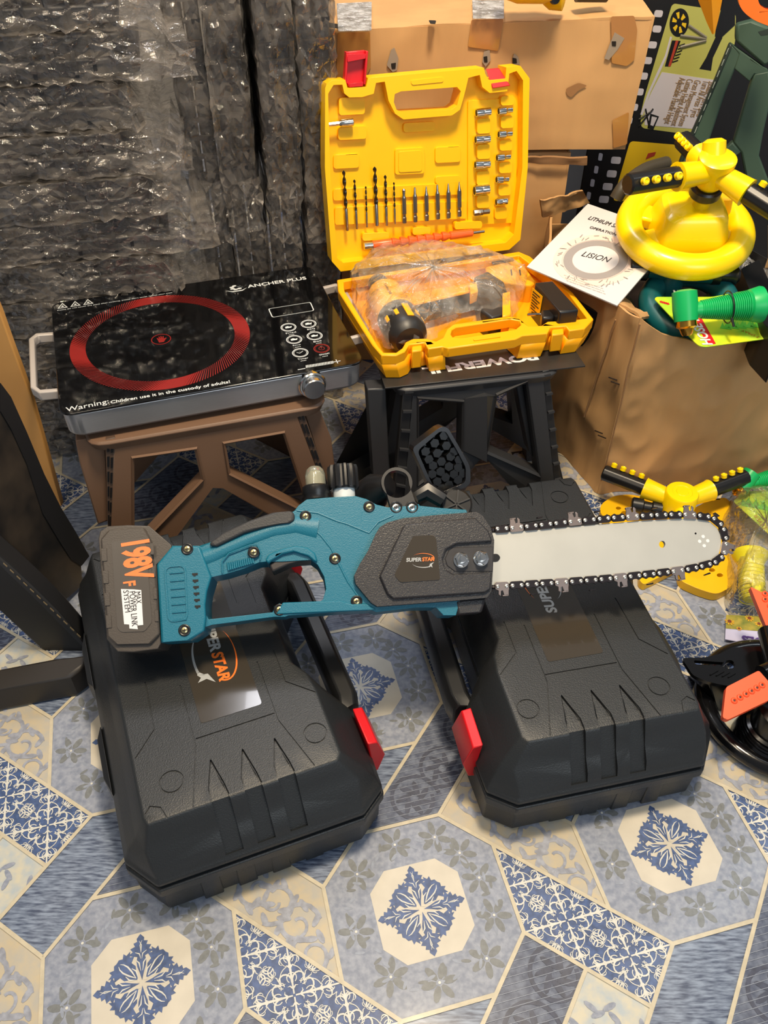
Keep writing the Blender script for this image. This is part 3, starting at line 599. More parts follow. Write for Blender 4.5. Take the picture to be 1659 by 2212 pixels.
# ================================================================ HOTPLATE ON BROWN STOOL
GLASS = mat('black_ceramic_glass', (10, 10, 11), .06, spec=.6)
STEEL = mat('brushed_steel_side', (186, 186, 188), .34, .7, var=.05, vscale=60, stretch=(1, 1, 30))
ZC = .31
ck = crop(60, 560, .47016)
CA = at(130.5, 898.5, ZC); CBp = at(786.5, 783, ZC); CC = at(676, 574, ZC); cxd = (CBp-CA).normalized(); cyd = Vector((-cxd.y, cxd.x, 0)); CW = (CBp-CA).length; CDp = (CC-CBp).dot(cyd)
hot = thing('ceramic_hotplate', 'black glass electric hotplate with red ring and steel sides on brown folding stool', 'hotplate', mtx=frame(CA-Vector((0, 0, .042)), cxd, (0, 0, 1)))
def hc(x, y, z=0.): return CA+cxd*x+cyd*y+Vector((0, 0, z))
def rr4(x0, y0, x1, y1, r, z): return rnd([hc(x0, y0, z), hc(x1, y0, z), hc(x1, y1, z), hc(x0, y1, z)], r, 6)
m = MB(); m.rings([rr4(.006, .006, CW-.006, CDp-.004, .022, -.042), rr4(.002, .001, CW-.002, CDp, .024, -.036), rr4(.001, 0, CW-.001, CDp, .024, -.0025)]); m.build('steel_body', STEEL, hot, bevel=.0012)
m = MB(); m.rings([rr4(-.001, -.0015, CW+.001, CDp, .02, -.0022), rr4(-.001, -.0015, CW+.001, CDp, .02, .0012)]); gl = m.build('glass_top', GLASS, hot, bevel=.0012)
def gpx(u, v): return at(u, v, ZC+.0014)
# red heating ring print: two circles joined by raked hatching that swells to solid at four places
RC_ = gpx(348, 733); n_ = 190; m = MB(); Ro, Ri = .5*(gpx(155, 760)-gpx(541, 703)).length, .5*(gpx(189, 757)-gpx(507, 705)).length
REDP = mat('dull_red_ring_print', (132, 30, 26), .3)
for k in range(n_):
    t = 2*pi*k/n_; f = .34+.80*max(0, cos(4*(t-.12)))**1.5; dt = 2*pi/n_*min(1., f)*.5; sk = -.16
    m.poly([RC_+(cxd*cos(a)+cyd*sin(a))*r+Vector((0, 0, .0001)) for a, r in ((t-dt, Ri), (t+dt, Ri), (t+dt+sk, Ro), (t-dt+sk, Ro))])
m.build('ring_print', REDP, gl, smooth=None)
def flat(px_or_pts, name, mt, parent=None, holes=(), h=.00025):
    m = MB(); m.ext(px_or_pts, (0, 0, h), holes); return m.build(name, mt, parent or gl, smooth=None)
def circ(c, r, n=28, ax=None, ay=None): ax = ax or cxd; ay = ay or cyd; return [c+ax*(r*cos(2*pi*k/n))+ay*(r*sin(2*pi*k/n)) for k in range(n)]
flat(circ(RC_, .0145), 'hand_badge_ring', REDP, holes=[circ(RC_, .0132)])
hp = [(-.35, -.8), (.25, -.8), (.55, -.2), (.75, .15), (.6, .25), (.35, .05), (.4, .7), (.28, .75), (.18, .2), (.12, .85), (0, .85), (-.02, .2), (-.15, .78), (-.27, .74), (-.2, .1), (-.42, .5), (-.52, .42), (-.42, -.1)]
flat([RC_+cxd*x*.0115+cyd*y*.0105 for x, y in hp], 'hand_badge', REDP)
WP = mat('white_glass_print', (205, 208, 208), .4)
def gtext(tx, p0, p1, hh, mt=None, nm='printed_lettering', **k):
    A, B = gpx(*p0), gpx(*p1); return text(tx, .02, mt or WP, gl, frame(A, B-A, (0, 0, 1)), nm, fit=(B-A).length, fity=hh, **k)
gtext('Warning:', ck((178, 708))[0], ck((375, 668))[0], .0135)
gtext('Children use it in the custody of adults!', ck((382, 668))[0], ck((932, 572))[0], .0090, bold=.0003)
gtext('ANCHER PLUS', ck((1012, 132))[0], ck((1282, 92))[0], .0098, bold=.0004)
gtext('Please do not touch the plate after cooking, please don\'t touch it until your meal', ck((136, 238))[0], ck((664, 155))[0], .0028)
for i in range(3):
    a = ck((137+i*59, 228-i*9))[0]; b = ck((184+i*59, 221-i*9))[0]; A, B = gpx(*a), gpx(*b); Cc = (A+B)/2+cyd*.016
    def ins(P, f): c = sum(P, Vector())/3; return [c+(p-c)*f for p in P]
    flat([A, B, Cc], 'warning_triangle', WP, holes=[ins([A, B, Cc], .72)]); flat(ins([A, B, Cc], .3), 'warning_mark', WP)
sc_ = gpx(*ck((958, 133))[0])    # brand emblem: small scrollwork plant
for k in range(9):
    a = k*.9; flat([sc_+cxd*(.007*cos(a)+.004*cos(t))+cyd*(.006*sin(a)+.0022*sin(t)+.002) for t in [2*pi*i/8 for i in range(8)]], 'emblem_leaf', WP)
flat([sc_+cxd*x+cyd*y for x, y in ((-.017, -.004), (-.008, -.011), (.008, -.011), (.016, -.004), (.008, -.0085), (-.008, -.0085))], 'emblem_scroll', WP)
q = [gpx(*p) for p in ck((1122, 268), (1317, 236), (1300, 197), (1104, 228))]; c_ = sum(q, Vector())/4
flat(rnd(q, .004), 'display_frame', WP, holes=[rnd([c_+(p-c_)*.965+(p-c_).normalized()*-.0004 for p in q], .0036)])
for (x, y), tx, mt in (((1198, 313), 'Fried', WP), ((1290, 297), 'BBQ', WP), ((1224, 369), 'Soup', WP), ((1318, 352), 'Boil', WP), ((1252, 430), 'Timer', WP), ((1350, 410), 'ON/OFF', REDP)):
    c_ = gpx(*ck((x, y))[0]); flat(circ(c_, .0118), 'button_ring', mt, holes=[circ(c_, .0106)]); flat(circ(c_, .0096), 'button_ring', mt, holes=[circ(c_, .0090)])
    if tx == 'ON/OFF': flat([c_+cxd*a_+cyd*b_ for a_, b_ in ((-.0006, 0), (.0006, 0), (.0006, .005), (-.0006, .005))], 'power_mark', mt); flat(circ(c_, .0045), 'power_mark', mt, holes=[circ(c_, .0037)])
    elif tx == 'Timer': flat([c_+cxd*a_+cyd*b_ for a_, b_ in ((-.005, .002), (-.001, -.0015), (.005, .003), (.0045, .0036), (-.001, -.0005), (-.0045, .0026))], 'clock_mark', mt)
    else: flat([c_+cxd*a_+cyd*b_ for a_, b_ in ((-.005, -.002), (.004, -.002), (.0055, .002), (.002, .001), (-.001, .0035), (-.005, .002))], 'dish_mark', mt)
    w_ = .0155 if len(tx) > 4 else .012; p_ = c_-cyd*.0175-cxd*(w_/2); text(tx, .01, WP, gl, frame(p_, cxd, (0, 0, 1)), 'button_lettering', fit=w_, fity=.0036)
    for k in range(4): flat([p_-cyd*.0045+cxd*(w_*.2+k*.0022)+cxd*a_+cyd*b_ for a_, b_ in ((0, 0), (.0015, 0), (.0015, .0014), (0, .0008))], 'button_script', WP)
A, B = gpx(*ck((1278, 500))[0]), gpx(*ck((1400, 480))[0]); 
for k in range(19):
    p_ = A.lerp(B, k/18); flat([p_, p_+cxd*.0012, p_+cxd*.0026+cyd*.0065, p_+cxd*.0014+cyd*.0065], 'slider_tick', WP)
for x, y, pl in ((1258, 505, 0), (1420, 470, 1)):
    c_ = gpx(*ck((x, y))[0]); flat([c_+cxd*a_+cyd*b_ for a_, b_ in ((-.0055, -.0006), (.0055, -.0006), (.0055, .0006), (-.0055, .0006))], 'plus_minus_mark', WP)
    if pl: flat([c_+cxd*a_+cyd*b_ for a_, b_ in ((-.0006, -.005), (.0006, -.005), (.0006, .005), (-.0006, .005))], 'plus_minus_mark', WP)
# control knob on the front side
kc = hc(CW-.0785, 0, -.019); kn = MB(); kn.lathe(kc, -cyd, ((-.001, .0205), (.006, .0205), (.008, .019), (.0085, .0165)), 40); k1 = kn.build('knob', CHROME, hot)
MB().lathe(kc, -cyd, ((.008, .0165), (.017, .016), (.0185, .0148), (.0186, 0)), 40).build('knob_cap', mat('spun_metal', (200, 200, 200), .22, 1., var=.35, vscale=4), k1)
HNDL = mat('pale_grey_handle_plastic', (176, 168, 162), .35)
for x, s_ in ((0, -1), (CW, 1)):
    y0, y1 = (.078, .232) if s_ < 0 else (.085, .245)
    P = [hc(x-s_*.004, y0, -.016), hc(x+s_*.026, y0, -.013), hc(x+s_*.034, y0+.012, -.012), hc(x+s_*.034, y1-.012, -.012), hc(x+s_*.026, y1, -.013), hc(x-s_*.004, y1, -.016)]
    rr = [];
    for i, p in enumerate(P):
        t = (P[min(i+1, 5)]-P[max(i-1, 0)]).normalized(); w = t.cross(Vector((0, 0, 1))).normalized()
        rr.append([p+w*a_+Vector((0, 0, b_)) for a_, b_ in ((-.004, -.008), (.004, -.008), (.004, .006), (-.004, .006))])
    m = MB(); m.rings(rr); m.build('side_handle', HNDL, hot, bevel=.0018, seg=2, bang=30)
for x, y in ((.03, .03), (CW-.03, .03), (.03, CDp-.03), (CW-.03, CDp-.03)): MB().lathe(hc(x, y, -.047), (0, 0, 1), ((0, .010), (.006, .011)), 16).build('rubber_foot', DARK, hot)
# ---------------------------------------------------------------- folding stools
def make_stool(name, label, mt, mtd, A, B, H, depth, lean, outer, holes, strips, legs, th=.022, ridge_u=None, seat=(-.03, .03)):
    ux = (B-A); ux.z = 0; ux.normalize(); uy = Vector((-ux.y, ux.x, 0)); W = (B-A).length
    t = thing(name, label, 'stool', mtx=frame((A+B)/2+uy*depth/2-Vector((0, 0, A.z)), ux, (0, 0, 1)))
    dn = (Vector((0, 0, -1))*cos(lean)-uy*sin(lean)); n = dn.cross(ux)
    if n.y > 0: n = -n
    L0 = H/cos(lean)
    def uw(px): p = onp(px[0], px[1], A, n); return ((p-A).dot(ux), (p-A).dot(dn))
    def fl(a, b): (u0, w0), (u1, w1) = uw(a), uw(b); k = (L0-w0)/(w1-w0); return (u0+(u1-u0)*k, L0)
    def P(q, d=0, back=False):
        u, w = q
        if not back: return A+ux*u+dn*w-n*d
        dn2 = (Vector((0, 0, -1))*cos(lean)+uy*sin(lean)); n2 = Vector((n.x*-1, n.y*-1, n.z)); return A+uy*depth+ux*u+dn2*w-n2*d
    out = [fl(*q) if isinstance(q[0], tuple) else uw(q) for q in outer]; hs = [[uw(q) for q in h] for h in holes]
    for back, nm in ((False, 'front_leg_frame'), (True, 'rear_leg_frame')):
        m = MB(); m.prism([P(q, 0, back) for q in out], [P(q, th, back) for q in out], [[P(q, 0, back) for q in h] for h in hs], [[P(q, th, back) for q in h] for h in hs])
        o = m.build(nm, mt, t, bevel=.003, seg=2)
        if not back:
            for h in hs:      # chamfered lip round each opening
                c = (sum(q[0] for q in h)/len(h), sum(q[1] for q in h)/len(h)); big = [(c[0]+(q[0]-c[0])*1.10, c[1]+(q[1]-c[1])*1.10) for q in h]; sml = [(c[0]+(q[0]-c[0])*1.0, c[1]+(q[1]-c[1])*1.0) for q in h]
                m = MB(); N = len(h)
                V0 = [P(q, -.0006) for q in big]; V1 = [P(q, -.0045) for q in [(c[0]+(q[0]-c[0])*1.07, c[1]+(q[1]-c[1])*1.07) for q in h]]; V2 = [P(q, -.0006) for q in sml]
                for i in range(N):
                    j = (i+1) % N; m.poly([V0[i], V0[j], V1[j], V1[i]]); m.poly([V1[i], V1[j], V2[j], V2[i]])
                m.build('frame_lip', mt, o)
    for st in strips:   # slotted hinge strips at the front corners
        a, b, c, d = [uw(q) for q in st[:4]]; 
        ll = lambda q0, q1, k: (q0[0]+(q1[0]-q0[0])*k, q0[1]+(q1[1]-q0[1])*k)
        kk = (L0-.004-a[1])/(d[1]-a[1]); d2, c2 = ll(a, d, kk), ll(b, c, kk)
        m = MB(); m.ext([P(q, .001) for q in (a, b, c2, d2)], n*-.015); o = m.build('hinge_strip', mtd, t, bevel=.001)
        N = st[4]
        for i in range(N):
            for s_ in ((0,) if st[5] == 1 else (0, 1)):
                k0, k1 = (i+.12+.1*s_)/N, (i+.80+.1*s_)/N; f0, f1 = (.2, .8) if st[5] == 1 else ((.12, .42) if s_ == 0 else (.56, .86))
                L_, Rr_ = lambda k: ll(a, d2, k), lambda k: ll(b, c2, k)
                quad = [ll(L_(k0), Rr_(k0), f0), ll(L_(k0), Rr_(k0), f1), ll(L_(k1), Rr_(k1), f1), ll(L_(k1), Rr_(k1), f0)]
                m = MB(); m.ext([P(q, .0005) for q in quad], n*.0012); m.build('hinge_slot', DARK, o, smooth=None) if st[5] == 2 else None
                if st[5] == 1:
                    quad = [ll(L_(k0), Rr_(k0), .1), ll(L_(k0), Rr_(k0), 1), ll(L_(k0+.012), Rr_(k0+.012), 1), ll(L_(k0+.012), Rr_(k0+.012), .1)]
                    m = MB(); m.ext([P(q, .0005) for q in quad], n*.005); m.build('hinge_web', mt, o, smooth=None)
    for lg in legs:
        q = [uw(p) for p in lg]; m = MB(); m.ext([P(x, .017) for x in q], n*-.02+uy*.01); m.build('side_leg', mt, t, bevel=.002)
    s0, s1 = seat; m = MB(); R4 = lambda z, i: rnd([A+ux*(s0+i)-uy*(.006-i)+Vector((0, 0, z)), A+ux*(W+s1-i)-uy*(.006-i)+Vector((0, 0, z)), A+ux*(W+s1-i)+uy*(depth+.006-i)+Vector((0, 0, z)), A+ux*(s0+i)+uy*(depth+.006-i)+Vector((0, 0, z))], .03)
    m.rings([R4(-.016, .004), R4(-.003, 0), R4(0, .003)]); m.build('seat', mt, t, bevel=.001)
    return t, P, uw, ux, uy, n
BROWN = mat('brown_stool_plastic', (112, 86, 68), .42, spec=.4, bump=.06, bscale=300); BROWND = mat('dark_brown_strip_plastic', (84, 66, 54), .5)
BK = mat('black_stool_plastic', (48, 49, 52), .4, spec=.45); BKD = mat('black_strip_plastic', (30, 30, 32), .5)
zs = ZC-.0475
make_stool('folding_stool', 'brown plastic folding stool with Y-shaped leg frame under the hotplate', BROWN, BROWND, at(249, 948, zs-.001), at(635, 882, zs-.001), zs-.001, .19, .13,
    [(249, 948), ((249, 948), (240, 1140)), ((262, 948), (285, 1140)), ((466, 1053), (399, 1140)), (460, 1054), (482, 1055), ((482, 1055), (582, 1110)), ((600, 890), (690, 1140)), ((635, 882), (693, 1038)), (635, 882)],
    [[(290, 991), (420, 972), (434, 1035), (291, 1184)], [(488, 959), (611, 937), (667, 1106), (498, 1021)]],
    [[(228, 950), (249, 946), (240, 1138), (233, 1136), 11, 2], [(636, 884), (652, 880), (707, 1036), (694, 1040), 11, 2]],
    [[(163, 966), (226, 953), (236, 1140), (212, 1148), (172, 1015)], [(655, 885), (690, 880), (722, 960), (736, 1075), (712, 1060), (672, 930)]], seat=(-.04, .05))
ZS = .283
PW1 = thing  # black stool
bs_ = make_stool('folding_stool', 'black plastic folding stool standing under the yellow tool case', BK, BKD, at(893, 836, ZS-.003), at(1172, 806, ZS-.003), ZS-.003, .11, .16,
    [(893, 836), ((893, 836), (878, 1015)), ((905, 863), (900, 1015)), ((1046, 992), (960, 1052)), (1040, 990), (1050, 990), ((1050, 990), (1121, 1040)), ((1138, 824), (1165, 1020)), ((1172, 806), (1196, 1030)), (1172, 806)],
    [[(905, 863), (998, 870), (996, 973), (905, 1040)], [(1074, 856), (1136, 828), (1163, 1022), (1054, 974)]],
    [[(872, 838), (893, 836), (878, 1018), (856, 1014), 9, 1], [(1172, 803), (1187, 800), (1211, 1028), (1196, 1032), 9, 1]],
    [[(798, 852), (838, 850), (845, 1000), (850, 1060), (811, 1046)], [(1120, 830), (1136, 822), (1160, 1000), (1152, 990)]], th=.03)
m = MB(); st, P_, uw_, ux_, uy_, n__ = bs_
m.prism([P_(uw_(q), 0) for q in ((1000, 862), (1047, 848), (1047, 990), (998, 973))], [P_(uw_(q), d_) for q, d_ in (((1000, 862), .001), ((1047, 848), -.012), ((1047, 990), -.012), ((998, 973), .001))]); m.build('stem_ridge', BK, st)
m = MB(); m.prism([P_(uw_(q), 0) for q in ((1047, 848), (1074, 856), (1054, 974), (1047, 990))], [P_(uw_(q), d_) for q, d_ in (((1047, 848), -.012), ((1074, 856), .001), ((1054, 974), .001), ((1047, 990), -.012))]); m.build('stem_ridge', BK, st)
# ---------------------------------------------------------------- printed sheet and yellow tool case
YEL = mat('yellow_case_plastic', (250, 172, 10), .38, spec=.4); YELD = mat('yellow_bright_plastic', (255, 196, 0), .35)
sA, sB = at(832, 838, ZS), at(1265, 790, ZS); sx = (sB-sA).normalized(); sy = Vector((-sx.y, sx.x, 0))
SHEET = mat('black_printed_board', (42, 41, 40), .38, bump=.1, bscale=200)
m = MB(); m.ext([sA, sB, sB+sy*.24, sA+sy*.24-sx*.0], (0, 0, -.0025)); sheet = tag(m.build('printed_board', SHEET, None, bevel=.0006), 'thin black board lettered upside down in white, between stool and yellow case', 'board')
A_, B_ = at(1155, 762, ZS+.0003), at(952, 789, ZS+.0003)
text('POWERFUL', .03, WHITE, sheet, frame(A_, B_-A_, (0, 0, 1)), 'white_lettering', fit=(B_-A_).length*1.2, fity=.0195, bold=.0012)
cB = crop(680, 520, .37372); ZR = .325
tc = thing('drill_tool_case', 'open yellow plastic tool case with drill bits and sockets clipped in its upright lid', 'tool case', (at(1000, 700, ZS).x, at(1000, 700, ZS).y, ZS+.001))
outl = cB((128, 225), (135, 290), (332, 600), (385, 662), (470, 662), (520, 640), (545, 600), (635, 588), (655, 625), (740, 612), (770, 622), (1160, 568), (1200, 548), (1345, 535), (1362, 500), (1450, 492), (1470, 520), (1560, 508), (1612, 452), (1492, 300), (1245, 90), (1180, 62))
cav = cB((166, 235), (172, 290), (368, 610), (398, 645), (470, 645), (505, 620), (525, 585), (560, 568), (650, 565), (700, 580), (740, 560), (762, 512), (800, 482), (1115, 436), (1175, 444), (1235, 492), (1310, 490), (1345, 466), (1470, 462), (1575, 448), (1465, 300), (1180, 84))
opn = cB((786, 540), (792, 515), (815, 500), (1130, 452), (1185, 462), (1192, 485), (1160, 512), (840, 562), (800, 558))
OT = zpoly(outl, ZR); ctr = sum(OT, Vector())/len(OT)
def shrink(P, k, z): return [Vector((ctr.x+(p.x-ctr.x)*k, ctr.y+(p.y-ctr.y)*k, z)) for p in P]
def wall(P0, P1, P2):  return None
m = MB(); CT = zpoly(cav, ZR); OPT = zpoly(opn, ZR)
m.prism(shrink(OT, 1., ZR-.016), OT, [shrink(CT, 1., ZR-.016), shrink(OPT, 1, ZR-.016)], [CT, OPT]); m.build('rim', YEL, tc, bevel=.0016, seg=2)
OTn = OT[:11]+[OT[11]+Vector((0, 0, 0)), OT[12]]+OT[13:]
lowo = [p.copy() for p in OT]; gap = (ctr-(lowo[10]+lowo[11])/2).normalized()*.040
lowo[10] = lowo[10]+gap; lowo[11] = lowo[11]+gap; lowo[9] = lowo[9]+Vector((.004, 0, 0))
mid = [Vector((ctr.x+(p.x-ctr.x)*.995, ctr.y+(p.y-ctr.y)*.995, ZR-.015)) for p in lowo]; bot = [Vector((ctr.x+(p.x-ctr.x)*.95, ctr.y+(p.y-ctr.y)*.95, ZS+.0015)) for p in lowo]; bm1 = [Vector((ctr.x+(p.x-ctr.x)*.975, ctr.y+(p.y-ctr.y)*.975, ZS+.014)) for p in lowo]
m = MB(); V = [[m.bm.verts.new(p) for p in r] for r in (bot, bm1, mid)]
for i in range(2):
    for j in range(len(bot)): m.face([V[i][j], V[i][(j+1) % len(bot)], V[i+1][(j+1) % len(bot)], V[i+1][j]])
for t_ in tessellate_polygon([bot]): m.face([V[0][k] for k in t_])
bmesh.ops.recalc_face_normals(m.bm, faces=m.bm.faces)
o = m.build('base_tray', YEL, tc); so_ = o.modifiers.new('wall', 'SOLIDIFY'); so_.thickness = .003; so_.offset = -1
for x0, x1 in ((560, 620), (1370, 1440)):   # latch keepers on the front wall
    q = zpoly(cB((x0, 640 if x0 < 900 else 545), (x1, 632 if x0 < 900 else 536), (x1, 600 if x0 < 900 else 505), (x0, 605 if x0 < 900 else 512)), ZR-.004); MB().ext(q, (0, 0, -.030)).build('latch_keeper', YEL, tc, bevel=.002)
MB().ext(rnd(zpoly(cB((915, 572), (1070, 550), (1075, 560), (920, 582)), ZR), .002), (0, 0, .0015)).build('handle_rib', YEL, tc, bevel=.0006)
# lid plane
HA = at(722, 585, ZR-.012); HB = at(1118, 538, ZR-.012); lx = (HB-HA).normalized(); ln0 = Vector((-lx.y, lx.x, 0)); LT = R_(80); ly = ln0*cos(LT)+Vector((0, 0, 1))*sin(LT); lnn = lx.cross(ly).normalized()
if lnn.y > 0: lnn = -lnn
cL = crop(680, 0, .36166)
def lp_(px, d=0.): return [onp(u, v, HA+lnn*d, lnn) for u, v in px]
def lslab(px, d0, d1, holes=(), r=0, par=None):   # outline measured on plane at depth d1 (towards the viewer)
    P = lp_(px, d1); P = rnd(P, r) if r else P; return MB().ext(P, lnn*(d0-d1), [lp_(h, d1) for h in holes])
lout = cL((62, 525), (72, 500), (104, 479), (182, 477), (196, 526), (306, 520), (318, 466), (560, 444), (1010, 405), (1018, 440), (1040, 480), (1140, 470), (1144, 402), (1228, 394), (1283, 468), (1272, 1000), (1228, 1432), (1162, 1492), (155, 1622), (102, 1562), (60, 1000))
lcav = cL((80, 560), (112, 508), (165, 506), (176, 558), (205, 582), (285, 580), (352, 560), (366, 496), (418, 488), (440, 600), (480, 680), (530, 714), (820, 690), (868, 655), (890, 580), (918, 465), (985, 448), (1000, 520), (1045, 556), (1150, 545), (1162, 440), (1205, 424), (1244, 480), (1240, 1000), (1190, 1400), (1140, 1450), (170, 1570), (135, 1545), (92, 1000))
lopn = cL((472, 610), (478, 562), (515, 546), (850, 520), (872, 545), (850, 630), (815, 655), (520, 672), (488, 655))
LP = lslab(lout, -.036, 0, [lcav, lopn]).build('lid_rim', YELD, tc, bevel=.002, seg=2)
lslab(lout, -.040, -.022, [lopn]).build('lid_back', YELD, tc, bevel=.002)
def rect(x0, y0, x1, y1, sl=-.05): return cL((x0, y0), (x1, y0+sl*(x1-x0)), (x1, y1+sl*(x1-x0)), (x0, y1))
for r_, d_ in (((112, 925, 265, 1010), -.018), ((480, 890, 655, 1045), -.017), ((720, 880, 870, 975), -.018), ((720, 1055, 870, 1100), -.018), ((140, 760, 310, 838), -.014), ((145, 585, 300, 690), -.013),
    ((915, 600, 1205, 1345), -.018), ((120, 1240, 905, 1345), -.016), ((285, 1395, 445, 1440), -.010), ((585, 1360, 692, 1405), -.010), ((835, 1328, 1000, 1372), -.010), ((110, 1130, 880, 1200), -.018),
    ((970, 710, 1050, 800), -.011), ((970, 865, 1050, 952), -.011), ((968, 1025, 1046, 1108), -.011), ((968, 1170, 1045, 1245), -.011), ((1112, 575, 1192, 632), -.011), ((1112, 695, 1190, 768), -.011), ((1105, 838, 1182, 902), -.011), ((1102, 970, 1178, 1036), -.011), ((1098, 1105, 1172, 1170), -.011), ((1076, 1240, 1150, 1310), -.011), ((530, 735, 720, 792), -.016)):
    lslab(rect(*r_), -.023, d_, r=.005).build('lid_relief', YELD, tc, bevel=.0025, seg=2)
lslab(rect(502, 905, 640, 1030), -.02, -.0155, r=.004).build('lid_relief', YELD, tc, bevel=.001)
lslab(cL((575, 480), (760, 460), (770, 475), (765, 490), (585, 508), (575, 496)), -.002, .0012, r=.002).build('lid_relief', YELD, tc, bevel=.0005)
# red latches
def P3(x, y, d): return onp(*cL((x, y))[0], HA+lnn*d, lnn)
m = MB(); m.ext([P3(x, y, -.012) for x, y in ((176, 520), (190, 310), (300, 300), (308, 320), (300, 510))], lnn*-.008); lt = m.build('latch', RED, tc, bevel=.001)
for a, b in (((176, 520), (190, 310)), ((292, 505), (308, 305))):
    m = MB(); m.ext([P3(a[0], a[1], -.002), P3(a[0]+12, a[1], -.002), P3(b[0]+12, b[1], -.002), P3(b[0]-2, b[1], -.002)], lnn*-.014); m.build('latch_flange', RED, lt, bevel=.0008)
m = MB(); m.ext([P3(190, 325, -.001), P3(308, 322, -.001), P3(306, 350, -.001), P3(192, 372, -.001)], lnn*-.012); m.build('latch_hook', RED, lt, bevel=.001)
m = MB(); m.ext([P3(198, 500, -.001), P3(292, 488, -.001), P3(290, 515, -.001), P3(205, 522, -.001)], lnn*-.012); m.build('latch_hook', RED, lt, bevel=.001)
m = MB(); m.prism([P3(1022, 412, -.02), P3(1100, 406, -.02), P3(1168, 512, -.004), P3(1062, 528, -.004)], [P3(1022, 412, -.012), P3(1100, 406, -.012), P3(1168, 512, .004), P3(1062, 528, .004)]); lt2 = m.build('latch', RED, tc, bevel=.001)
# bits and sockets held in the lid
GUN = mat('dark_drill_steel', (70, 66, 62), .3, .9); SHK = mat('bright_shank_steel', (175, 170, 165), .25, 1.); BITM = mat('grey_bit_steel', (130, 125, 120), .3, .9)
mmpx = (P3(200, 1000, 0)-P3(1200, 950, 0)).length/1001
def axis(a, b, d): A, B = P3(a[0], a[1], d), P3(b[0], b[1], d); return A, B
order = ['leftmost, longest of the left three', 'second from left, middle length', 'third from left, short', 'fourth from left, tallest and thickest', 'fifth from left', 'sixth from left, thinnest, beside the screwdriver bits']
for i, (a, b, w) in enumerate((((172, 1018), (194, 1378), 22), ((236, 1072), (252, 1368), 16), ((304, 1112), (312, 1358), 12), ((357, 995), (372, 1350), 24), ((420, 1045), (430, 1348), 18), ((472, 1088), (480, 1338), 12))):
    A, B = axis(a, b, -.009); r = w*mmpx/2; ax = (B-A).normalized(); u = lx; v = ax.cross(u).normalized(); L_ = (B-A).length
    t = thing('drill_bit', 'dark twist drill bit in the yellow lid, '+order[i], 'drill bit', mtx=Matrix.Translation(B), group='twist drill bits in the yellow lid')
    m = MB(); rr = []; n = 40
    for k in range(n+1):
        s_ = L_*.63*k/n; th = s_/(r*5.2)*pi; tip = min(1, (s_+.0005)/(r*1.2)); ell_ = []
        for j in range(12):
            q = 2*pi*j/12; e_ = 1 if abs(cos(q)) > .6 else .48; x, y = cos(q)*r*tip*e_, sin(q)*r*tip*.62*e_; ell_.append(A+ax*s_+u*(x*cos(th)-y*sin(th))+v*(x*sin(th)+y*cos(th)))
        rr.append(ell_)
    m.rings(rr); m.build('flute', GUN, t, smooth=50); MB().lathe(A+ax*L_*.62, ax, ((0, r*.8), (.001, r*.92), (L_*.38-.001, r*.92), (L_*.38, r*.7)), 14).build('shank', SHK, t)
names = ['first', 'second', 'third', 'fourth', 'fifth', 'sixth']
for i, (a, b) in enumerate((((531, 1128), (536, 1332)), ((597, 1118), (601, 1325)), ((665, 1112), (669, 1318)), ((731, 1102), (736, 1308)), ((797, 1095), (799, 1302)), ((862, 1085), (864, 1292)))):
    A, B = axis(a, b, -.009); r = 13*mmpx; ax = (B-A).normalized(); L_ = (B-A).length
    t = thing('screwdriver_bit', 'grey hex-shank screwdriver bit in the yellow lid, %s of the six from the left' % names[i], 'screwdriver bit', mtx=Matrix.Translation(B), group='screwdriver bits in the yellow lid')
    tp = (.85, .5, .3, .45, .3, .2)[i]
    MB().lathe(A, ax, ((0, r*tp*.5), (.002, r*tp), (.010, r*.62), (.014, r*.95), (.0141, 0)), 12).build('tip', SHK, t)
    MB().lathe(A+ax*.013, ax, ((0, r*.8), (.002, r), (L_-.028, r), (L_-.0265, r*.72), (L_-.023, r*.72), (L_-.0215, r), (L_-.013, r*.95)), 6).build('shank', BITM, t, smooth=20)
CHR2 = mat('chrome_socket', (205, 205, 200), .14, 1.)
sk = [((965, 675), (1050, 665), 44, 0, 'left column, topmost'), ((960, 835), (1045, 828), 46, 0, 'left column, second from top'), ((958, 985), (1045, 980), 46, 0, 'left column, third from top'), ((953, 1140), (1040, 1130), 60, 0, 'left column, lowest and widest'),
      ((1098, 665), (1180, 655), 42, 1, 'right column, topmost'), ((1098, 803), (1178, 797), 42, 1, 'right column, second from top'), ((1088, 943), (1168, 935), 42, 1, 'right column, third from top'), ((1085, 1073), (1158, 1070), 42, 1, 'right column, fourth from top'), ((1083, 1208), (1148, 1200), 44, 0, 'right column, lowest')]
for a, b, w, stp, lb in sk:
    A, B = axis(a, b, -.008); r = w*mmpx/2; ax = (B-A).normalized(); L_ = (B-A).length
    t = thing('socket', 'small chrome hex socket in the yellow lid, '+lb, 'socket', mtx=Matrix.Translation(A), group='chrome sockets in the yellow lid')
    MB().lathe(A, ax, ((.006, 0), (.0058, r*.7), (0, r*.74), (0, r*.98), (.002, r), (L_*.5, r), (L_*.52, r*.9), (L_*(.62), r*(.72 if stp else .96)), (L_*.98, r*(.72 if stp else .98)), (L_, r*.6), (L_, 0)), 24).build('barrel', CHR2, t)
    MB().lathe(A, ax, ((-.0003, r*.72), (.0005, r*.72), (.0006, 0)), 6).build('hex_opening', mat('dark_hole', (30, 26, 22), .6), t, smooth=20)
A, B = axis((950, 1272), (1043, 1262), -.008); t = thing('socket_adapter', 'small dark steel adapter with a ball, below the left socket column', 'adapter', mtx=Matrix.Translation(A))
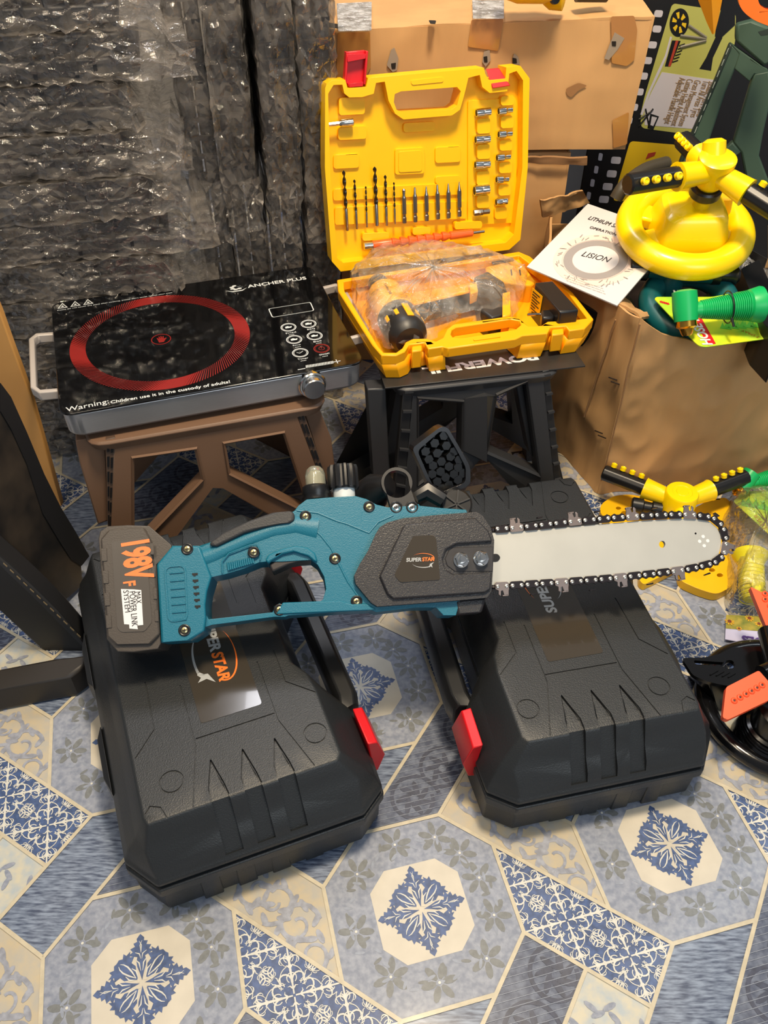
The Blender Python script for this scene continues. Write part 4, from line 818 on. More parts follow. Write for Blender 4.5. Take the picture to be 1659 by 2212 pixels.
MB().lathe(A, (B-A), ((0, .0048), (.001, .0052), ((B-A).length*.55, .0052), ((B-A).length*.6, .004), ((B-A).length, .004)), 6).build('body', BITM, t, smooth=20); MB().lathe(A+(B-A)*.35+lnn*.0045, lnn, ((0, .002), (.001, .001), (.0012, 0)), 10).build('ball', CHR2, t)
A, B = axis((75, 745), (232, 728), -.006); L_ = (B-A).length; t = thing('bit_holder', 'chrome magnetic bit holder at the top left of the yellow lid', 'bit holder', mtx=Matrix.Translation(A))
MB().lathe(A, (B-A), ((0, .003), (L_*.5, .0034), (L_*.52, .003)), 6).build('shank', SHK, t, smooth=20); MB().lathe(A, (B-A), ((L_*.45, .0042), (L_*.55, .0056), (L_*.97, .0058), (L_, .0045), (L_, 0)), 20).build('sleeve', CHR2, t)
A, B = axis((295, 1470), (1012, 1382), -.004); L_ = (B-A).length; ax = (B-A).normalized(); OR = mat('orange_flexible_plastic', (240, 100, 38), .3, spec=.5)
t = thing('flexible_bit_extension', 'orange ribbed flexible shaft lying across the bottom of the yellow lid', 'tool', mtx=Matrix.Translation(A))
s_ = L_/720; R0 = 25*mmpx
MB().lathe(A, ax, ((0, R0*.7), (0, R0*.8), (57*s_, R0*.8)), 20).build('socket_end', CHR2, t); MB().lathe(A, ax, ((50*s_, R0*.9), (54*s_, R0), (158*s_, R0*1.02), (162*s_, R0*.8)), 20).build('grip_sleeve', OR, t)
for k in range(7):
    b0_ = (158+k*50)*s_; MB().lathe(A+ax*b0_, ax, ((0, R0*.75), (4*s_, R0*1.12), (20*s_, R0*1.1), (44*s_, R0*.72), (52*s_, R0*.7)), 20).build('ball_segment', OR, t)
MB().lathe(A, ax, ((508*s_, R0*.8), (512*s_, R0), (645*s_, R0*.85), (650*s_, R0*.6)), 20).build('grip_sleeve', OR, t); MB().lathe(A, ax, ((640*s_, R0*.32), (720*s_, R0*.32), (722*s_, R0*.2)), 6).build('hex_tip', SHK, t, smooth=20)
# ---------------------------------------------------------------- contents of the tray
DY = mat('drill_yellow_plastic', (252, 176, 28), .35); DB = mat('drill_black_rubber', (34, 32, 31), .42)
zd = .318; d0, d1 = at(*cB((405, 318))[0], zd), at(*cB((545, 570))[0], zd); dax = (d1-d0).normalized(); dpx = Vector((-dax.y, dax.x, 0)); 
if dpx.x < 0: dpx = -dpx
drill = thing('cordless_drill', 'yellow and black cordless drill lying in the tray inside a clear bag', 'drill', mtx=Matrix.Translation((d0.x, d0.y, ZS+.006)))
L_ = (d1-d0).length
MB().lathe(d0-dax*.01, dax, ((-.035, .009), (-.033, .016), (-.006, .019), (0, .020)), 20).build('chuck', DB, drill)
MB().lathe(d0-dax*.01, dax, ((-.002, .023), (.01, .029), (L_*.62, .031), (L_*.64, .0305)), 24).build('gear_housing', DY, drill)
MB().lathe(d0-dax*.01, dax, ((L_*.60, .0312), (L_*.95, .0315), (L_+.006, .029), (L_+.014, .021), (L_+.0145, 0)), 24).build('motor_cap', DB, drill)
for k in range(-2, 4):
    a_ = k*.55+.2; c_ = d0-dax*.01+dax*(L_*.84)+(dpx*sin(a_)+Vector((0, 0, cos(a_)))*1)*.0316; MB().box((0, 0, 0), (.010 if k == 0 else .006, L_*.26 if k == 0 else L_*.1, .0022), frame(c_, dax.cross(dpx*sin(a_)+Vector((0, 0, cos(a_)))), dpx*sin(a_)+Vector((0, 0, cos(a_))))).build('vent_stripe', DY, drill, bevel=.0006)
text('Cordless Drill', .01, INKM, drill, frame(d0+dax*.018+Vector((0, 0, .0312))-dpx*.007, -dax*-1, (0, 0, 1)), 'printed_lettering', fit=.032, fity=.0045)
g0 = d0+dax*L_*.45+dpx*.015+Vector((0, 0, -.004)); g1 = at(*cB((960, 330))[0], .306)
m = MB(); m.rings([[g0.lerp(g1, k)+(Vector((0, 0, 1))*sin(t)*b_+dax*cos(t)*a_) for t in [2*pi*j/14 for j in range(14)]] for k, a_, b_ in ((0, .020, .016), (.15, .017, .015), (.4, .0185, .0155), (.7, .0165, .0145), (.92, .020, .015), (1, .021, .014))]); m.build('pistol_grip', DB, drill)
m = MB(); m.tube([g0.lerp(g1, k)+Vector((0, 0, .0155)) for k in (.1, .35, .6, .9)], .003, 8); m.build('grip_seam', DY, drill)
bq = zpoly(cB((920, 205), (1000, 172), (1095, 235), (1118, 300), (1110, 420), (1020, 445), (960, 400)), .325); MB().ext(bq, (0, 0, -.040)).build('battery_pack', DB, drill, bevel=.004, seg=3)
bq = zpoly(cB((1085, 300), (1130, 290), (1132, 428), (1085, 438)), .328); MB().ext(bq, (0, 0, -.036)).build('battery_band', DY, drill, bevel=.002)
bq = zpoly(cB((890, 245), (935, 235), (945, 290), (900, 305)), .331); MB().ext(bq, (0, 0, -.02)).build('charge_window', DY, drill, bevel=.002)
# clear bag: crumpled dome over the drill
BAG = film('clear_bag_film', (255, 248, 236), .11, .20, 34, .9, .08)
def crumple(name, pts_px, z0, top, mt, label=None, cat=None, parent=None, n=26, amp=.008, seed=1, K=None):
    Q = [at(u, v, z0) for u, v in pts_px]; c = sum(Q, Vector())/len(Q); Q = sm(Q, 5); rj = random.Random(seed); m = MB(); rr = []
    for i in range(11):
        k = i/10; sc = cos(k*pi/2)**.55; zz = z0+top*sin(k*pi/2); row = []
        for j, p in enumerate(Q):
            b_ = c+(p-c)*max(sc, .02); b_ = Vector((b_.x, b_.y, zz)); nv = noise.noise_vector(b_*38+Vector((seed, 0, 0)))*amp+noise.noise_vector(b_*90+Vector((seed, 0, 9)))*amp*.45; b_ = b_+nv; b_.z = max(b_.z, z0-.012); b_ += Vector((rj.uniform(-1, 1), rj.uniform(-1, 1), rj.uniform(-1, 1)))*amp*.3; row.append(b_)
        rr.append(row)
    m.rings(rr, cap0=False); return m.build(name, mt, parent, smooth=15)
bagp = cB((210, 260), (225, 190), (330, 120), (520, 70), (740, 85), (960, 120), (1190, 190), (1215, 260), (1160, 420), (1080, 450), (820, 480), (700, 560), (560, 610), (420, 610), (330, 560), (255, 440))
tag(crumple('clear_bag', bagp, .308, .052, BAG), 'crinkled clear plastic bag covering the drill in the yellow tray', 'plastic bag')
cq = zpoly(cB((985, 150), (1185, 100), (1215, 150), (1282, 235), (1250, 260), (1100, 240), (1000, 190)), .318)
t = thing('charging_cradle', 'yellow battery charging cradle with black slot in back right of the tray', 'charger', mtx=Matrix.Translation((cq[0].x, cq[0].y, ZS+.005)))
MB().ext(cq, (0, 0, -.038)).build('cradle_body', DY, t, bevel=.003); MB().ext(zpoly(cB((1022, 128), (1150, 106), (1152, 116), (1030, 140)), .319), (0, 0, .002)).build('contact_slot', DB, t, bevel=.0005)
for x in (1130, 1180): MB().ext(zpoly(cB((x, 170), (x+8, 168), (x+12, 200), (x+5, 202)), .3185), (0, 0, .0012)).build('contact', DB, t)
t0_ = zpoly(cB((1272, 240), (1372, 230), (1528, 400), (1415, 412)), .345); t = thing('power_adapter', 'black plug-in power adapter with yellow label in right of the yellow tray', 'power adapter', mtx=Matrix.Translation((t0_[0].x, t0_[0].y, ZS+.005)))
pb = MB(); pb.prism([p+Vector((0, 0, -.062)) for p in t0_], t0_); pb.build('adapter_body', DARK, t, bevel=.003, seg=3)
sx_ = (t0_[3]-t0_[0]).normalized(); nl = Vector((sx_.y, -sx_.x, 0)); nl = nl if nl.x < 0 else -nl
Pn = t0_[0]+nl*.0005; ql = [onp(*q, Pn, nl) for q in cB((1258, 270), (1318, 322), (1300, 425), (1240, 400))]
lb_ = MB().ext(ql, nl*.0004).build('rating_label', YELD, t, smooth=None)
c_ = sum(ql, Vector())/4; e1 = (ql[1]-ql[0]); e2 = (ql[3]-ql[0])
for i, (a_, b_) in enumerate(((.10, .75), (.22, .5), (.34, .8), (.46, .6), (.58, .78), (.70, .45), (.82, .7))):
    MB().ext([ql[0]+e2*a_+e1*.12+nl*.0006, ql[0]+e2*a_+e1*(.12+b_*.9)+nl*.0006, ql[0]+e2*(a_+.05)+e1*(.12+b_*.9)+nl*.0006, ql[0]+e2*(a_+.05)+e1*.12+nl*.0006], nl*.0002).build('print_line', INKM, lb_, smooth=None)
pz = zpoly(cB((1310, 398), (1380, 394), (1386, 440), (1316, 446)), .330); MB().ext(pz, (0, 0, -.02)).build('plug_block', DARK, t, bevel=.003)
for dy in (0, .006): a_ = at(*cB((1312, 425))[0], .322-dy); MB().tube([a_, a_+Vector((-.022, -.002, 0))], .0022, 10).build('plug_pin', CHR2, t)
# ================================================================ WRAPPED STACKS
SLAB = mat('black_packed_stool_plastic', (30, 30, 32), .4, spec=.5, col2=(48, 46, 45), vscale=14)
WRAP = film('stack_wrap_film', (202, 192, 182), .10, .34, 26, .8, .10)
def creased(p, s, amp, seed):
    q = Vector((p.x*s[0]+seed*7.3, p.y*s[1]-seed*3.1, p.z*s[2]+seed)); a = 1-abs(noise.noise(q))*2.2; b = 1-abs(noise.noise(q*2.3+Vector((5, 1, 2))))*2.2
    return (a*.6+b*.4)*amp
def make_pack(L_, D, H, seed, tail=1):
    """folded stool in a clear bag; origin at base centre, long axis x, visible side -y, loose bag end at +x"""
    t = thing('wrapped_folding_stool', '', 'wrapped stool', (0, 0, 0))
    m = MB(); m.rings([rnd([Vector((x, y, z)) for x, y in ((-L_/2, -D/2), (L_/2, -D/2), (L_/2, D/2), (-L_/2, D/2))], .02) for z in (.004, H*.45)]); m.build('lower_leg_frame', SLAB, t, local=True, bevel=.003)
    m = MB(); m.rings([rnd([Vector((x, y, z)) for x, y in ((-L_/2+.01, -D/2+.006), (L_/2-.012, -D/2+.006), (L_/2-.012, D/2), (-L_/2+.01, D/2))], .02) for z in (H*.52, H-.005)]); m.build('upper_leg_frame', SLAB, t, local=True, bevel=.003)
    r_ = random.Random(seed); x = -L_/2+.03
    while x < L_/2-.03:
        MB().box((x, -D/2-.001, H*.5), (.005, .010, H*.8)).build('comb_rib', SLAB, t, local=True, smooth=None); x += .024+.006*r_.random()
    bm = bmesh.new(); nx, nt = 44, 24; per = []; q_ = random.Random(seed*5+1)
    W2, Hh = D/2+.006, H+.002
    for j in range(nt):      # section perimeter in (y,z), denser on the visible side
        k = j/nt
        if k < .42: per.append((-W2, Hh*(k/.42)))
        elif k < .54: per.append((-W2+2*W2*(k-.42)/.12, Hh))
        elif k < .88: per.append((W2, Hh*(1-(k-.54)/.34)))
        else: per.append((W2-2*W2*(k-.88)/.12, 0))
    V = []
    for i in range(nx+1):
        u = i/nx; e0 = .07*tail; x = -L_/2-.012+(L_+e0+.02)*u; e = max(0, (x-L_/2+.01)/(e0+.02)); row = []
        for y, z in per:
            sc = 1-.35*e; c = Vector((x, y*(1-.04*e), (z-H/2)*sc+H/2-H*.15*e)); front = y < 0
            big = noise.noise(Vector((x*9+seed*3.7, z*22, seed)))*.014 if front else 0; fold = abs(noise.noise(Vector((x*6+z*30+seed, z*60-x*9, seed*2.))))*.016
            jit = .0035+.010*e; c += Vector((q_.uniform(-1, 1)*.004*(1+e), (-abs(big)-fold*(.5+e)+q_.uniform(-1, 1)*jit) if front else 0, q_.uniform(-1, 1)*jit*.8))
            row.append(bm.verts.new(c))
        V.append(row)
    for i in range(nx):
        for j in range(nt):
            a_, b_, c_, d_ = V[i][j], V[i+1][j], V[i+1][(j+1) % nt], V[i][(j+1) % nt]
            if q_.random() < .5: bm.faces.new((a_, b_, c_)); bm.faces.new((a_, c_, d_))
            else: bm.faces.new((a_, b_, d_)); bm.faces.new((b_, c_, d_))
    bm.faces.new(V[0][::-1])
    finish(bm, 'clear_wrap', WRAP, t, local=True, smooth=16)
    return t
ords = ['lowest', 'second from the bottom', 'third from the bottom', 'fourth from the bottom', 'fifth from the bottom', 'sixth from the bottom', 'seventh from the bottom', 'eighth from the bottom', 'ninth from the bottom', 'tenth from the bottom', 'eleventh from the bottom', 'topmost']
HP = .0605; var = [make_pack(.40+.02*(k-1.5), .26, HP-.002, 1+k, (.3, 1.1, .6, .9)[k]) for k in range(4)]
rs = random.Random(11)
for i in range(12):
    o = var[i] if i < 4 else copy_tree(var[(i*3+1) % 4]); yw = R_(13+rs.uniform(-2.0, 2.0))
    bx, by = -.575+rs.uniform(-.022, .014), 1.315+rs.uniform(-.004, .004)
    o.matrix_world = Matrix.Translation((bx, by, .002+i*(HP+.0015))) @ Matrix.Rotation(yw, 4, 'Z')
    o['label'] = 'black folded stool in clear film lying flat, %s of the left stack' % ords[i]; o['group'] = 'film-wrapped stools stacked flat'
varv = [make_pack(.345, .25, .056, 11+k, .9) for k in range(3)]
colx = [-.318, -.255, -.192, -.128]; cn = ['leftmost', 'second from left', 'third from left', 'rightmost']
k_ = 0
for row in range(2):
    for c in range(4):
        o = varv[k_] if k_ < 3 else copy_tree(varv[(k_*2+1) % 3]); k_ += 1
        # stand the pack on end: its x axis points down/up
        Rm = Matrix.Rotation(R_(9+rs.uniform(-3, 3)), 4, 'Z') @ Matrix.Rotation(pi/2 if row else -pi/2, 4, 'Y') 
        zc = .190 if row == 0 else .578
        off = Vector((.028 if row == 0 else -.028, 0, 0))
        o.matrix_world = Matrix.Translation((colx[c]+off.x, 1.485+c*.004+rs.uniform(-.006, .006)-(.014 if row else 0), zc+rs.uniform(-.004, .004)*row)) @ Rm
        o['label'] = 'black folded stool in clear film standing on end, %s in the %s row' % (cn[c], 'upper' if row else 'lower'); o['group'] = 'film-wrapped stools standing on end'
# ================================================================ CARTONS
CARD = mat('corrugated_cardboard', (196, 152, 100), .75, var=.10, vscale=9, bump=.5, bscale=40, stretch=(1, 1, .15)); CARDE = mat('torn_cardboard_edge', (150, 112, 74), .85); TAPE = mat('brown_packing_tape', (172, 120, 66), .22, spec=.6, coat=.4)
HOLE = mat('carton_hole_dark', (28, 20, 14), .9); TORN = mat('grey_torn_liner', (150, 135, 118), .9); STAIN = mat('carton_stain', (150, 108, 66), .8)
def panel(P00, P10, P01, P11, nx, nz, amp, seed, inward, sc=(6, 6, 6), top=None, th=.004):
    """crumpled board panel; P00,P10 bottom, P01,P11 top"""
    m = MB(); n = (P10-P00).cross(P01-P00).normalized(); n = n if n.dot(inward) < 0 else -n; G = []
    for j in range(nz+1):
        row = []
        for i in range(nx+1):
            u, w = i/nx, j/nz; p = P00.lerp(P10, u).lerp(P01.lerp(P11, u), w)
            if top: p = p+Vector((0, 0, top(u)*w**1.5))
            d = creased(p, sc, amp, seed)-amp*.3; p = p+n*d*(1 if 0 < i < nx else .3); row.append(p)
        G.append(row)
    F = [[m.bm.verts.new(p) for p in r] for r in G]; B = [[m.bm.verts.new(p-n*th) for p in r] for r in G]
    for j in range(nz):
        for i in range(nx):
            m.face([F[j][i], F[j][i+1], F[j+1][i+1], F[j+1][i]]); m.face([B[j][i+1], B[j][i], B[j+1][i], B[j+1][i+1]])
    edge = [(0, i) for i in range(nx+1)]+[(j, nx) for j in range(1, nz+1)]+[(nz, i) for i in range(nx-1, -1, -1)]+[(j, 0) for j in range(nz-1, 0, -1)]
    for a in range(len(edge)):
        (j0, i0), (j1, i1) = edge[a], edge[(a+1) % len(edge)]; m.face([F[j1][i1], F[j0][i0], B[j0][i0], B[j1][i1]])
    bmesh.ops.recalc_face_normals(m.bm, faces=m.bm.faces); return m
V3 = lambda x, y, z: Vector((x, y, z))
uc = thing('cardboard_carton', 'large taped brown carton with torn holes behind the yellow lid, yellow things on it', 'carton', (.15, 1.66, .435))
YA, YB = 1.487, 1.497; fl_, fr_ = V3(-.101, YA, .435), V3(.414, YB, .437); tl_, tr_ = V3(-.101, YA, .620), V3(.419, YB, .641); bk = V3(-.02, .36, 0); inw = V3(0, 1, 0)
panel(fl_, fr_, tl_, tr_, 60, 22, .004, 3, inw, (5, 5, 7)).build('front_panel', CARD, uc, smooth=50)
panel(fr_, fr_+bk, tr_, tr_+bk, 20, 14, .004, 4, V3(-1, 0, 0)).build('side_panel', CARD, uc, smooth=50)
panel(fl_+bk, fl_, tl_+bk, tl_, 20, 14, .004, 5, V3(1, 0, 0)).build('side_panel', CARD, uc, smooth=50)
panel(fl_+bk, fr_+bk, tl_+bk, tr_+bk, 20, 14, .003, 6, V3(0, -1, 0)).build('rear_panel', CARD, uc, smooth=50)
up_ = V3(0, 0, -1)
panel(tl_, tr_, tl_+V3(0, .175, .006), tr_+V3(0, .175, .006), 40, 12, .004, 7, up_).build('top_flap', CARD, uc, smooth=50)
panel(tl_+V3(0, .18, .004), tr_+V3(0, .18, .004), tl_+bk, tr_+bk, 40, 12, .004, 8, up_).build('top_flap', CARD, uc, smooth=50)
panel(fl_, fr_, fl_+bk, fr_+bk, 8, 6, .001, 8, V3(0, 0, 1)).build('bottom_panel', CARD, uc, smooth=50)
un = (fr_-fl_).cross(tl_-fl_).normalized(); un = un if un.y < 0 else -un
def up(u, v, d=.0045): return onp(u, v, fl_+un*d, un)
cU = crop(680, 0, .36166); cV = crop(1120, 0, .32489)
def patch(px, mt, name, d=.0042, th=.0006, par=None, r=.003): return MB().ext(rnd([up(u, v, d) for u, v in px], r), un*-th).build(name, mt, par or uc, smooth=None)
patch(cU((135, 195), (330, 190), (335, 400), (300, 470), (130, 470)), TAPE, 'packing_tape'); patch(cU((935, 118), (1128, 112), (1095, 305), (915, 280)), TAPE, 'packing_tape')
patch(cV((615, 110), (770, 105), (790, 200), (770, 400), (720, 440), (620, 420)), TAPE, 'packing_tape'); patch(cV((625, 800), (735, 745), (722, 960), (630, 985)), TAPE, 'packing_tape')
for px in (cU((455, 300), (475, 285), (500, 350), (490, 420), (465, 430), (430, 390)), cU((1010, 310), (1045, 300), (1050, 360), (1020, 400), (1000, 370)), cU((1190, 320), (1215, 340), (1225, 385), (1185, 390), (1180, 360)), cV((640, 215), (705, 255), (660, 330), (600, 400), (570, 390), (605, 300))): patch(px, TORN, 'torn_liner', .0048, .0012, r=.001)
for px in (cU((455, 380), (485, 375), (482, 410), (460, 412)), cU((1008, 340), (1030, 335), (1032, 372), (1012, 372)), cU((1180, 345), (1205, 350), (1208, 378), (1182, 380)), cV((620, 275), (650, 275), (648, 308), (622, 306))): patch(px, HOLE, 'torn_hole', .0056, .0006, r=.001)
patch(cV((315, 590), (400, 550), (460, 570), (400, 600), (350, 650), (320, 630)), STAIN, 'stain_mark', .0046, .0003, r=.004)
tz = .628
def tpatch(px, mt, nm, z=tz, th=.0006): return MB().ext(rnd(zpoly(px, z), .003), (0, 0, -th)).build(nm, mt, uc, smooth=None)
tpatch(cU((130, 20), (340, 10), (338, 180), (140, 185)), film('tape_shine_film', (235, 235, 235), .25, .5, 60, .8, .1), 'clear_tape', .634); tpatch(cU((940, 0), (1130, 0), (1130, 110), (945, 110)), film('tape_shine_film'), 'clear_tape', .641)
tpatch(cU((55, 130), (150, 145), (188, 165), (150, 170), (70, 160)), HOLE, 'torn_hole', .631); tpatch(cU((680, 120), (725, 122), (720, 142), (690, 140)), HOLE, 'torn_hole', .636)
lc = thing('cardboard_carton', 'plain brown carton standing on the floor under the large taped carton', 'carton', (.12, 1.64, 0))
a, b = V3(-.085, 1.497, 0), V3(.323, 1.505, 0); H1, H2 = V3(0, 0, .426), V3(0, 0, .427); bk2 = V3(-.02, .33, 0)
for q in ((a, b, a+H1, b+H2, inw, 'front_panel'), (b, b+bk2, b+H2, b+bk2+H2, V3(-1, 0, 0), 'side_panel'), (a+bk2, a, a+bk2+H1, a+H1, V3(1, 0, 0), 'side_panel'), (a+bk2, b+bk2, a+bk2+H1, b+bk2+H1, V3(0, -1, 0), 'rear_panel')):
    panel(q[0], q[1], q[2], q[3], 34, 30, .006, 9, q[4], (6, 6, 5)).build(q[5], CARD, lc, smooth=45)
panel(a+H1, b+H1, a+H1+bk2, b+H1+bk2, 10, 10, .001, 8, up_).build('top_flap', CARD, lc, smooth=50)
panel(V3(.20, 1.490, .416), V3(.352, 1.494, .410), V3(.20, 1.486, .427), V3(.350, 1.492, .424), 18, 4, .004, 12, inw, (30, 30, 30)).build('torn_flap_edge', CARDE, lc, smooth=50)
# open carton on the right
oc = thing('open_cardboard_carton', 'open worn brown carton with bulging sides holding garden sprinklers and hose nozzles', 'carton', (.45, 1.28, 0))
C1, C2, C4 = V3(.372, 1.088, 0), V3(.272, 1.300, 0), V3(.80, 1.150, 0); C3 = V3(.30, 1.50, 0)
def zwall(px, A, B):   # height of a pixel on the vertical wall A-B
    n = Vector((-(B-A).y, (B-A).x, 0)); return onp(px[0], px[1], A, n)
tp = [(0, .345), (.09, .318), (.25, .292), (.45, .292), (1, .300)]
def topf(u):
    for (a0, z0), (a1, z1) in zip(tp, tp[1:]):
        if u <= a1: return z0+(z1-z0)*(u-a0)/(a1-a0)-.30
    return 0
panel(C1, C4, C1+V3(0, 0, .30), C4+V3(0, 0, .30), 90, 46, .011, 14, inw, (9, 9, 7), top=topf).build('front_panel', CARD, oc, smooth=40)
panel(C2, C1, C2+V3(0, 0, .325), C1+V3(0, 0, .345), 44, 44, .009, 15, V3(1, .3, 0), (9, 9, 5)).build('side_panel', CARD, oc, smooth=40)
panel(C3, C2, C3+V3(0, 0, .33), C2+V3(0, 0, .325), 20, 20, .008, 16, V3(1, .3, 0)).build('side_panel', CARD, oc, smooth=40)
panel(C3, C4+V3(0, .35, 0), C3+V3(0, 0, .30), C4+V3(0, .35, .30), 20, 20, .008, 17, V3(0, -1, 0)).build('rear_panel', CARD, oc, smooth=40)
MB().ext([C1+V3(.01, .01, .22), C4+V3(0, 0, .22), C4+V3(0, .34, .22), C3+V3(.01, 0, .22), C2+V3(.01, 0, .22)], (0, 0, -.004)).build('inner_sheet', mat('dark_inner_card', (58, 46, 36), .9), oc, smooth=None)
panel(C2+V3(0, 0, .325), C1+V3(0, 0, .345), C2+V3(.045, .03, .315), C1+V3(.03, .05, .318), 30, 5, .008, 18, up_, (20, 20, 20)).build('inner_flap', CARD, oc, smooth=40)
panel(C3+V3(-.02, -.04, .33), C3+V3(.07, .0, .34), C3+V3(-.03, -.05, .366), C3+V3(.05, -.02, .37), 16, 10, .010, 19, inw, (18, 18, 18)).build('torn_flap', CARD, oc, smooth=40)
panel(C1+V3(0, 0, .345), C4+V3(0, 0, .29), C1+V3(.02, .04, .318), C4+V3(0, .05, .285), 50, 4, .008, 20, up_, (14, 14, 14), top=None).build('inner_flap', CARD, oc, smooth=40) if 0 else None
dn_ = Vector((-(C1-C2).y, (C1-C2).x, 0)).normalized(); dn_ = dn_ if dn_.y < 0 else -dn_
for u, v in ((1315, 815), (1320, 824), (1285, 930), (1292, 940)):
    p = onp(u, v, C1+dn_*.009, dn_); MB().tube([p, p+V3(.010, -.012, .003)], .0011, 6).build('staple', mat('dark_staple', (70, 60, 55), .4, .8), oc)
for (u0, v0), (u1, v1) in (((1382, 700), (1300, 1040)), ((1330, 690), (1262, 900))):
    P0, P1 = onp(u0, v0, C1+dn_*.007, dn_), onp(u1, v1, C1+dn_*.007, dn_); MB().tube([P0.lerp(P1, k/8)+noise.noise_vector(P0*20+V3(k, 0, 0))*.003 for k in range(9)], .0012, 6).build('crease', CARDE, oc)
# yellow goods on top of the big carton
t = thing('yellow_spray_bottle', 'yellow rounded plastic bottle lying on top of the large carton', 'bottle', (.30, 1.50, .65)); p = at(1150, -52, .700)
MB().lathe(p+V3(-.05, 0, 0), V3(1, 0, 0), ((0, .01), (.004, .028), (.03, .036), (.07, .036), (.095, .026), (.10, 0)), 24).build('body', YELD, t); MB().lathe(at(1190, -4, .665), V3(.9, -.3, 0), ((-.01, .010), (0, .016), (.02, .016), (.022, .008), (.0225, 0)), 20).build('cap', YELD, t); MB().lathe(at(1190, 0, .665), V3(.3, -1, .3), ((.01, .007), (.017, .007), (.0172, 0)), 14).build('cap_plug', DARK, t)
tag(MB().lathe(at(1245, -14, .668), V3(1, .2, 0), ((0, .012), (.05, .014), (.052, 0)), 16).build('black_tube', DARK), 'short black tube on the carton beside the yellow bottle', 'tube')
# ================================================================ LAWN MOWER CARTON (printed film-strip pattern)
mc = thing('printed_mower_carton', 'black carton printed with film-strip frames, wheel picture and feature list', 'carton', (.72, 1.85, 0))
MY = 1.72; mP = V3(0, MY, 0); mn = V3(0, -1, 0)
BLK = mat('black_carton_print', (22, 22, 24), .4, spec=.5); PG = mat('pale_green_print', (176, 176, 92), .45); PW_ = mat('carton_white_print', (196, 192, 200), .45); PY = mat('carton_yellow_print', (222, 184, 30), .45); PT = mat('carton_text_print', (150, 118, 70), .5)
q0, q1 = aty(1226, 560, MY), aty(1440, -40, MY)
MB().box((.95, MY+.11, .42), (1.10, .22, .84)).build('carton_body', BLK, mc, bevel=.002)
def mp_(px, d=0.): return [onp(u, v, mP+mn*d, mn) for u, v in px]
def mflat(px, mt, nm, d=.0006, r=0, holes=()):
    P = mp_(px, d); P = rnd(P, r) if r else P; return MB().ext(P, mn*-.0003, [mp_(h, d) for h in holes]).build(nm, mt, mc, smooth=None)
c4b = crop(1380, 0, .20790)
for x, y in ((940, 90), (930, 192), (900, 298), (868, 402), (840, 505), (812, 610), (775, 712), (738, 800), (705, 890)): mflat(cV((x-32, y-24), (x+24, y-20), (x+14, y+26), (x-42, y+22)), PW_, 'film_perforation', r=.004)
for i, (x, y) in enumerate(((650, 1065), (622, 1155), (595, 1240), (570, 1325))): mflat(cV((x-30, y-24), (x+34, y-20), (x+26, y+26), (x-38, y+22)), PW_, 'film_perforation', r=.004)
for i, (x, y) in enumerate(((548, 1042), (520, 1127), (495, 1215), (470, 1300), (445, 1385))): mflat(cV((x-12, y-26), (x+14, y-20), (x+6, y+28), (x-20, y+24)), PW_, 'film_perforation', r=.003)
mflat(c4b((370, 38), (720, 90), (1010, 130), (1000, 460), (540, 1400), (20, 1330), (20, 1180), (60, 1000), (340, 60)), PG, 'green_frame', r=.01)
mflat(c4b((240, 750), (780, 830), (570, 1340), (60, 1300), (60, 1120), (130, 960)), PW_, 'white_text_panel', .0010)
mflat(cV((742, 938), (1110, 968), (1060, 1300), (1000, 1345), (630, 1335), (640, 1290)), PY, 'yellow_frame', r=.008)
mflat(cV((862, 1020), (915, 1010), (905, 1035), (845, 1060)), mat('red_print', (170, 60, 40), .5), 'red_mark', .0012)
ec = (420, 235); mflat([c4b((ec[0]+100*cos(t)-12*sin(t), ec[1]+148*sin(t)))[0] for t in [2*pi*i/32 for i in range(32)]], BLK, 'wheel_picture', .0010)
for k in range(6):
    a = k*pi/3+.3; q = [(ec[0]+rx*cos(a+da)*.72, ec[1]+rx*sin(a+da)*1.07) for rx, da in ((42, -.28), (104, -.24), (104, .24), (42, .28))]; mflat(c4b(*q), PY, 'wheel_window', .0014)
for a, b in (((520, 265), (700, 390)), ((430, 370), (700, 405)), ((430, 490), (700, 420))):
    m = MB(); P = mp_(c4b(a, b), .0012); m.tube(P, .0025, 6); m.build('picture_rod', mat('grey_print', (120, 116, 100), .5), mc)
mflat(c4b((800, 380), (870, 390), (770, 600), (750, 735), (630, 715), (700, 600)), BLK, 'picture_post', .0010); mflat(c4b((880, 0), (1000, 0), (1000, 260), (860, 390), (790, 380), (800, 300)), BLK, 'picture_post', .0012)
mflat(c4b((345, 420), (435, 425), (330, 690), (270, 690)), BLK, 'picture_block', .0010); mflat(c4b((385, 420), (412, 422), (330, 690), (305, 690)), mat('red_print', (170, 60, 40), .5), 'red_stripe', .0013)
for k in range(6): mflat(c4b((420+k*-14, 470+k*34), (480-k*14, 450+k*34), (478-k*14, 462+k*34), (418-k*14, 484+k*34)), BLK, 'hazard_stripe', .0012)
mflat(c4b((325, 380), (345, 385), (290, 590), (215, 760), (120, 960), (40, 1200), (15, 1190), (95, 960), (190, 750), (270, 580)), PW_, 'white_hose_picture', .0012)
mflat(c4b((120, 1180), (210, 1210), (150, 1350), (90, 1330)), BLK, 'picture_block', .0014); mflat(c4b((135, 1210), (190, 1222), (150, 1310), (120, 1300)), PW_, 'picture_window', .0018)
for a, b in (((0, 1310), (150, 1130)), ((0, 1240), (140, 1150)), ((70, 1130), (110, 1330))): MB().tube(mp_(c4b(a, b), .0018), .0014, 6).build('picture_line', BLK, mc)
